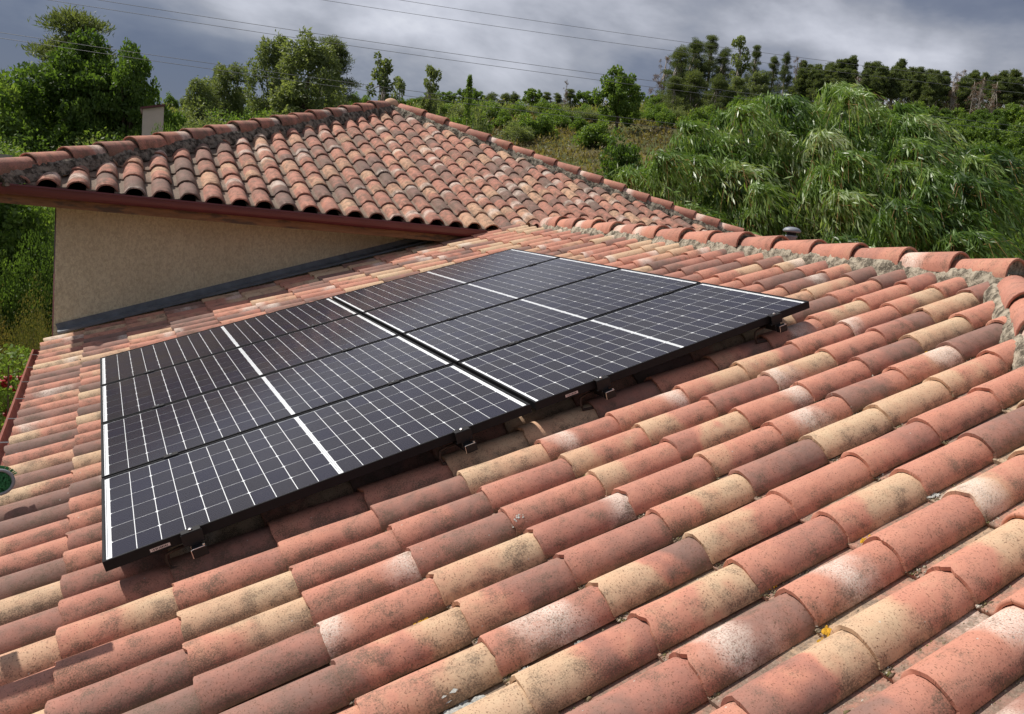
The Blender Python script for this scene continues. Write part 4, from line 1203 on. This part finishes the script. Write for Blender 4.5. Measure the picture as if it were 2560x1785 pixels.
# far row on the crest between the groups
for px in range(1090, 1660, 34):
    plant('pine' if random.random() < .6 else 'round', px + random.uniform(-8, 8), 226 + random.uniform(-12, 8) + (px - 1100) * .012, 126, random.uniform(38, 60),
          'small distant tree on the crest, ' + landmark(px), group='distant trees on the crest', var=random.randrange(3))

# shrubs
def dist_for(px, py, h_, r0=17.0, r1=132.0):
    """the distance at which a plant h_ metres high has its top at this height of the view"""
    best = r1
    for r_ in np.linspace(r0, r1, 160):
        P = at(px, py, r_)
        if P[2] - float(terrain(P[0], P[1])) < h_: best = r_; break
    return best
def shrubs(rows, label, group, kinds, seed, tall_=(1.6, 3.0)):
    rnd = random.Random(seed)
    for (x0, x1, y0, y1, r_, wpx, step) in rows:
        px = x0
        while px < x1:
            t = (px - x0) / max(1, x1 - x0)
            qx, qy = px + rnd.uniform(-8, 8), y0 + (y1 - y0) * t + rnd.uniform(-9, 11)
            if tall_[0] > 3 and 335 < qx < 450: qy = max(qy, 296)
            hh_ = rnd.uniform(*tall_); rd = dist_for(qx, qy, hh_, 26.0 if tall_[0] > 3 else 20.0)
            kd = rnd.choice(kinds); row_ = 'far' if rd > 75 else ('middle' if rd > 40 else 'near')
            plant(kd, qx, qy, rd, hh_ * rnd.uniform(1.1, 1.7) * FPX / rd,
                  '%s %s, %s row, %s' % (LOOK[kd], label, row_, landmark(qx) + ((', behind the others' if rd > 33 else ', in front') if tall_[0] > 3 else '')), 'shrub', group, var=rnd.randrange(2))
            px += step * rnd.uniform(.8, 1.2)
shrubs([(-60, 340, 255, 285, 36, 110, 52), (400, 900, 262, 250, 36, 110, 46), (-60, 900, 300, 282, 31, 110, 50), (-60, 860, 335, 305, 25, 110, 50), (-60, 640, 372, 350, 21, 120, 54), (850, 1130, 262, 285, 38, 90, 44)],
       'hedge shrub', 'shrubs behind the dark tiled roof', ['finegreen', 'finedark', 'finegreen', 'fineolive', 'finedark', 'finegreen'], 3, (3.4, 5.2))
shrubs([(380, 700, 232, 238, 58, 80, 40), (850, 1260, 236, 250, 66, 70, 36), (1230, 1700, 246, 262, 92, 60, 32), (1150, 1500, 268, 282, 72, 62, 36), (1640, 2080, 226, 232, 98, 60, 30), (1640, 2150, 255, 262, 84, 60, 34), (1300, 1560, 420, 470, 40, 100, 55)],
       'slope shrub', 'green shrubs on the scrub slope', ['bush', 'bush', 'olivebush'], 5)
plant('olivebush', 1205, 246, 42, 130, 'silvery olive bush above the right hip of the dark roof', 'shrub')
plant('darkbush', 1565, 322, 50, 150, 'round dark green bush alone on the brown heath', 'shrub')
plant('bush', 1110, 250, 44, 110, 'bright bush left of the silvery olive bush', 'shrub')
# broadleaf slope on the right
rnd = random.Random(9)
for (x0, x1, y0, r_, wpx, step) in ((2180, 2700, 262, 84, 95, 46), (2230, 2720, 300, 66, 105, 50), (2280, 2740, 345, 52, 120, 56), (2330, 2760, 400, 42, 130, 62), (2380, 2780, 470, 33, 140, 66), (2300, 2780, 560, 25, 150, 76), (1950, 2250, 262, 80, 80, 44)):
    px = x0
    while px < x1:
        kd = rnd.choice(['round', 'oak', 'round'])
        plant(kd, px, y0 + rnd.uniform(-10, 14), r_ * rnd.uniform(.95, 1.05), wpx * rnd.uniform(.85, 1.2), '%s tree, %s slope tier, %s' % (LOOK[kd], {262: 'top', 300: 'second', 345: 'third', 400: 'fourth', 470: 'fifth', 560: 'lowest'}[y0], landmark(px)),
              'tree', 'broadleaf trees on the right slope', var=rnd.randrange(2), minh=2.5)
        px += step * rnd.uniform(.8, 1.2)

# heath on the slope: nobody could count its plants
def scatter(n_, x0, x1, y0, y1, size, name, seed, tone_fn, hgt=.8):
    rs = np.random.default_rng(seed)
    az0, az1 = x0, x1
    az = np.radians(rs.uniform(az0, az1, n_)); r_ = np.sqrt(rs.uniform(y0 ** 2, y1 ** 2, n_))
    nc = n_ // 26
    caz = np.radians(rs.uniform(az0, az1, nc)); cr = np.sqrt(rs.uniform(y0 ** 2, y1 ** 2, nc))
    cx_ = CAM[0] + cr * np.sin(caz); cy_ = CAM[1] + cr * np.cos(caz); ct = tone_fn(cx_, cy_, rs); crad = rs.uniform(.6, 1.7, nc) * (.5 + .6 * cr / 130)
    idx = rs.integers(0, nc, n_)
    p = sphere_pts(n_, rs); p[:, 2] = np.abs(p[:, 2])
    c = p * crad[idx][:, None] * rs.uniform(.5, 1, n_)[:, None]
    c[:, 2] *= hgt
    c[:, 0] += cx_[idx]; c[:, 1] += cy_[idx]; c[:, 2] += terrain(c[:, 0], c[:, 1])
    d = p + rs.normal(0, .6, (n_, 3)); d[:, 2] += .5
    me = leaves_mesh(name, c, d, size * (0.6 + .8 * np.hypot(c[:, 0] - CAM[0], c[:, 1] - CAM[1]) / y1) * rs.uniform(.6, 1.3, n_), .38, np.clip(ct[idx] + rs.normal(0, .10, n_), 0, 1), L_SCRUB, rs)
    o = obj(name, me); o['kind'] = 'stuff'; o['label'] = 'brown and green heath covering the slope'
def heath_tone(x, y, rs):
    n_ = np.sin(x * .09 + 2) * np.cos(y * .07 + x * .03) + .5 * np.sin(x * .23 - y * .19)
    r_ = np.hypot(x, y)
    green = np.clip((r_ - 88) / 20, 0, 1) * .45
    return np.clip(.26 + n_ * .16 + green + rs.normal(0, .10, len(x)), 0, 1)
scatter(120000, -12, 66, 34, 130, .34, 'heath', 21, heath_tone)
scatter(26000, -14, 66, 18, 36, .22, 'undergrowth', 22, lambda x, y, rs: np.clip(.75 + rs.normal(0, .12, len(x)), 0, 1))

# ------------------------------------------------------------------ big willow
def willow(poly, n_plumes, seed, label, r0, r1):
    rs = np.random.default_rng(seed)
    poly = np.array(poly, float)
    def inside(x, y):
        c = False; j = len(poly) - 1
        for i in range(len(poly)):
            if (poly[i, 1] > y) != (poly[j, 1] > y) and x < (poly[j, 0] - poly[i, 0]) * (y - poly[i, 1]) / (poly[j, 1] - poly[i, 1] + 1e-9) + poly[i, 0]: c = not c
            j = i
        return c
    mnx, mny = poly.min(0); mxx, mxy = poly.max(0)
    cxp = (mnx + mxx) / 2
    base_top = at(cxp, mxy - 60, (r0 + r1) / 2)
    base = Vector((base_top[0], base_top[1], float(terrain(base_top[0], base_top[1]))))
    t = empty('willow_tree', base, label, 'tree', 'willows behind the ridge')
    Cs, Ds, Ts, Sz = [], [], [], []
    g = Geo(); tw = Geo(); k = 0; tries = 0
    while k < n_plumes and tries < 20000:
        tries += 1
        x = rs.uniform(mnx, mxx); y = rs.uniform(mny, mxy)
        if not inside(x, y): continue
        low = (y - mny) / (mxy - mny)
        rad = r1 - (r1 - r0) * (low * .6 + .6 * rs.random())
        P = at(x, y, rad); k += 1
        outd = np.array([P[0] - base.x, P[1] - base.y, 0]); outd /= (np.linalg.norm(outd) + .3)
        Rb = rs.uniform(.5, 1.05)
        lean = outd * .35 + np.array([.62, -.42, 0]) * rs.uniform(.5, 1.3)
        ns = int(62 * Rb + 14); tn = rs.normal(.50, .20)
        for q in range(ns):
            az_ = rs.uniform(0, 6.283); reach = Rb * rs.uniform(.35, 1.0)
            h_ = np.array([math.cos(az_), math.sin(az_), 0]) * reach + lean * Rb * .7
            fall = Rb * rs.uniform(.15, .95)
            nl = int(rs.uniform(10, 17)); tt = np.sort(rs.random(nl))
            path = P[None] + h_[None] * tt[:, None] + np.array([0, 0, 1.0])[None] * (.35 * Rb * np.sin(tt * 3.14) - fall * tt ** 2.2)[:, None]
            tan = h_[None] * .8 + np.array([0, 0, 1.0])[None] * (.9 * Rb * np.cos(tt * 3.14) * .5 - 2.2 * fall * tt ** 1.2)[:, None]
            tan /= np.linalg.norm(tan, axis=1)[:, None] + 1e-6
            Cs.append(path + rs.normal(0, .045, (nl, 3))); Ds.append(tan + rs.normal(0, .34, (nl, 3)) + np.array([.25, -.15, -.10]))
            Ts.append(np.clip(tn - .12 + .28 * tt + rs.normal(0, .15, nl) + (rs.random(nl) < .06) * .35, 0, 1)); Sz.append(rs.uniform(.11, .25, nl))
            if q % 6 == 0: tw.tube([Vector(path[0]), Vector(path[nl // 2]), Vector(path[-1])], [.006, .004, .002], 4, cap=False)
        if k % 3 == 0:
            st = base + Vector((rs.normal() * .25, rs.normal() * .25, 0)); en = Vector(P)
            g.tube([st, st.lerp(en, .5) + Vector((0, 0, .45)), en], [.06, .035, .012], 6, cap=False)
    # inner leaves toned dark to stand for shade, so the crown has depth
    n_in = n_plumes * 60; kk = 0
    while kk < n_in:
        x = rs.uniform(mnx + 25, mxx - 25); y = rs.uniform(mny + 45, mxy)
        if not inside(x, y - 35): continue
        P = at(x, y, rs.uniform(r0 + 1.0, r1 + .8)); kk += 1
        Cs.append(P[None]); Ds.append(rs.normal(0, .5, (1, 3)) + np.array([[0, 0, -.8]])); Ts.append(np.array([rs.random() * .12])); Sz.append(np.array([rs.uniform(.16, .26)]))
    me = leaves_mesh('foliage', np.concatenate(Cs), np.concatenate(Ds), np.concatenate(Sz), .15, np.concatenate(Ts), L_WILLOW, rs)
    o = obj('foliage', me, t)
    g.build('stem', M_BARK, t, smooth=True); tw.build('twig', M_TWIG, t)['kind'] = 'stuff'
    # inner foliage so the crown is not hollow
    rs2 = rs; 
    return t
willow([(1545, 560), (1560, 450), (1600, 410), (1690, 350), (1745, 290), (1800, 310), (1850, 380), (1870, 520), (1860, 640), (1700, 600)], 46, 1, 'left willow of three, pale and bushy beside the brown heath', 16.0, 20)
willow([(1800, 330), (1880, 260), (1945, 232), (1985, 235), (2040, 262), (2080, 240), (2135, 252), (2180, 300), (2225, 275), (2290, 320), (2300, 420), (2240, 520), (2200, 640), (1840, 640), (1830, 480)], 84, 2, 'middle and tallest willow of three with drooping leaf plumes', 15.5, 20)
willow([(2200, 430), (2280, 380), (2360, 370), (2440, 330), (2495, 375), (2500, 450), (2450, 500), (2420, 560), (2440, 660), (2150, 660), (2160, 540)], 46, 3, 'right willow of three with yellowish arching tips', 14.5, 18.5)

# ------------------------------------------------------------------ left garden
for i, (px, py, r_, wp) in enumerate([(-30, 690, 19, 120), (30, 705, 18.5, 110), (85, 690, 18, 110), (125, 700, 18.5, 110), (60, 745, 17, 110), (0, 750, 17, 120), (115, 740, 17.2, 100)]):
    plant('yellowbush', px, py, r_, wp, 'yellowing low shrub left of the beige wall, ' + ['back row at the picture border', 'back row second', 'back row third', 'back row against the wall', 'front row middle', 'front row left', 'front row right'][i], 'shrub', 'yellowing garden shrubs', var=i % 2)
for i, (px, py, r_, wp) in enumerate([(-60, 545, 24, 190), (20, 500, 24, 190), (110, 490, 24, 190), (170, 500, 23, 160), (60, 560, 21.5, 170), (-20, 600, 21.5, 170), (140, 570, 22, 160)]):
    plant('smallbush', px, py, r_, wp, 'dark hedge plant below the maroon gutter, ' + ['back row at the picture border', 'back row left of centre', 'back row right of centre', 'back row against the wall', 'front row middle', 'front row at the left', 'front row against the wall'][i], 'shrub', 'dark hedge left of the wall', var=i % 2)
plant('oak', -150, 255, 24, 330, 'unseen tree added left of the picture frame to shade the dark hedge')  # oak added out of view to throw shade on the hedge
rb = empty('rose_bush', at(25, 930, 12.6) - np.array([0, 0, .9]), 'rose bush with dark red blooms beside the low roof gutter', 'rose bush')
rs = np.random.default_rng(31); cl = []
for i in range(34):
    p = at(rs.uniform(-70, 62), rs.uniform(880, 1060), 12.6 + rs.uniform(-.6, .6)); cl.append((p[0], p[1], p[2], rs.uniform(.12, .2), rs.uniform(.1, .18)))
obj('foliage', clump_leaves(cl, 2600, .055, .65, L_GREEN, 'foliage', rs), rb)
g = Geo()
for c in cl[::3]: g.tube([(rb.location.x, rb.location.y, GROUND), (c[0], c[1], c[2])], [.02, .008], 5)
g.build('stem', M_BARK, rb)
for (px, py) in ((20, 945), (12, 962), (33, 972), (52, 945), (18, 1036), (40, 968), (5, 956), (22, 1030)):
    p = at(px, py, 12.4); g = Geo()
    for q in range(3):
        g.lathe([(.012 + q * .010, -.02), (.026 + q * .008, 0), (.028 + q * .008, .016), (.016 + q * .008, .022 - q * .006)], 9, Matrix.Translation(Vector(p)) @ Matrix.Rotation(.3 * q, 4, 'X'))
    g.build('rose_bloom', M_ROSE, rb, smooth=True)
# dry grass tufts
rs = np.random.default_rng(44); n_ = 16000
xy = np.stack([rs.uniform(-9, .2, n_), rs.uniform(6, 20, n_)], 1)
c = np.stack([xy[:, 0], xy[:, 1], terrain(xy[:, 0], xy[:, 1]) + .05], 1)
d = rs.normal(0, .5, (n_, 3)); d[:, 2] = 1
L_DRY = leaf_material('dry_grass_blades', [(0, (0.22, 0.16, 0.08)), (0.5, (0.38, 0.28, 0.14)), (1, (0.20, 0.22, 0.07))], .2)
o = obj('dry_grass', leaves_mesh('dry_grass', c, d, .16, .14, rs.random(n_), L_DRY, rs)); o['kind'] = 'stuff'; o['label'] = 'dry grass of the garden left of the house'

# little pale house and grey wall glimpsed through the hedge
M_PALE = simple('pale_pink_render', (0.62, 0.50, 0.44), 0.9, 0, 0.06, 3)
M_GREYW = simple('grey_render', (0.32, 0.29, 0.26), 0.9, 0, 0.08, 3)
hp = at(384, 262, 36); d1 = np.array([ray(385, 262)[0], ray(385, 262)[1], 0]); d1 /= np.linalg.norm(d1); sd_ = np.array([d1[1], -d1[0], 0])
ph = empty('small_house', (hp[0], hp[1], float(terrain(hp[0], hp[1]))), 'small pale pink house with red eave glimpsed through the hedge under the oak', 'house')
Mh = frame(hp, sd_, d1, (0, 0, 1)); Mh.translation = Vector((hp[0], hp[1], hp[2])); Mh = Mh @ Matrix.Diagonal((.72, .72, .72, 1))
g = Geo(); g.add([Mh @ Vector(p) for p in [(-.45, 0, -.28), (.45, 0, .0), (.45, 0, -5.5), (-.45, 0, -5.5), (-.45, 4, -.28), (.45, 4, 0), (.45, 4, -5.5), (-.45, 4, -5.5)]], [(0, 3, 2, 1), (4, 5, 6, 7), (0, 1, 5, 4), (1, 2, 6, 5), (0, 4, 7, 3)]); g.build('wall', M_PALE, ph)
g = Geo(); g.add([Mh @ Vector(p) for p in [(-.55, -.12, -.30), (.5, -.12, .02), (.5, 4.1, .02), (-.55, 4.1, -.30), (-.55, -.12, -.20), (.5, -.12, .12), (.5, 4.1, .12), (-.55, 4.1, -.20)]], [(0, 1, 2, 3), (4, 7, 6, 5), (0, 4, 5, 1), (1, 5, 6, 2), (2, 6, 7, 3), (3, 7, 4, 0)]); g.build('roof', M_GUTTER, ph)
plant('finegreen', 352, 283, 31, 95, 'light green bush left in front of the small pale house', 'shrub')
plant('finedark', 412, 290, 31, 100, 'dark green bush right in front of the small pale house', 'shrub')
plant('finegreen', 382, 300, 30, 90, 'light green bush hiding the foot of the small pale house', 'shrub')
p0 = at(-60, 480, 27); p1 = at(34, 480, 27)
g = Geo(); dd_ = Vector(p1 - p0); n3 = Vector((dd_.y, -dd_.x, 0)).normalized() * .2
g.add([Vector((p[0], p[1], z)) + q for p in (p0, p1) for z in (GROUND, 1.6) for q in (Vector(), n3)], [(0, 2, 6, 4), (1, 5, 7, 3), (0, 1, 3, 2), (4, 6, 7, 5), (2, 3, 7, 6)])
tag(g.build('garden_wall', M_GREYW), 'plain grey wall end just under the maroon gutter at the left edge', 'wall')

# ------------------------------------------------------------------ power lines
M_WIRE = simple('aluminium_wire', (0.22, 0.22, 0.23), 0.5, 0.3, 0.05, 5)
def wire(pts, r_, rad, label):
    xs = np.array([p[0] for p in pts]); ys = np.array([p[1] for p in pts]); co = np.polyfit(xs, ys, 2)
    g = Geo(); path = []
    A = at(xs[0], ys[0], r_); B = at(xs[-1], ys[-1], r_ * 1.25); nrm_ = np.array([-(B - A)[1], (B - A)[0], 0])
    for x in np.linspace(xs[0], xs[-1], 40):
        d = ray(x, np.polyval(co, x)); s_ = ((A - CAM) @ nrm_) / (d @ nrm_); path.append(CAM + d * s_)
    g.tube(path, rad, 5, cap=False)
    tag(g.build('power_line', M_WIRE, smooth=True), label, 'power line', 'power lines crossing the sky')
wire([(835 - 300, -40), (835, 0), (1263, 64), (1663, 129), (2000, 170), (2327, 208), (2700, 246)], 46, .010, 'lower cable of the top right pair, leaving the frame above the willows')
wire([(700, -46), (1023, 0), (1361, 52), (1700, 108), (2146, 163), (2700, 226)], 46, .010, 'uppermost cable, entering at the top centre')
wire([(-100, -54), (243, 0), (571, 46), (900, 98), (1250, 149), (1700, 216), (1935, 245), (2700, 330)], 44, .010, 'upper cable of the long middle pair')
wire([(-120, -36), (125, 0), (512, 57), (900, 114), (1269, 172), (1700, 229), (1935, 259), (2700, 345)], 44, .010, 'lower cable of the long middle pair')
wire([(-100, 67), (0, 82), (450, 145), (900, 208), (1250, 256), (1700, 314), (2429, 392), (2700, 418)], 40, .009, 'upper cable of the lowest pair, crossing before the oak and the heath')
wire([(-100, 80), (0, 96), (450, 160), (898, 222), (1300, 278), (1700, 325), (2429, 404), (2700, 430)], 40, .009, 'lowest cable, crossing before the oak and the heath')
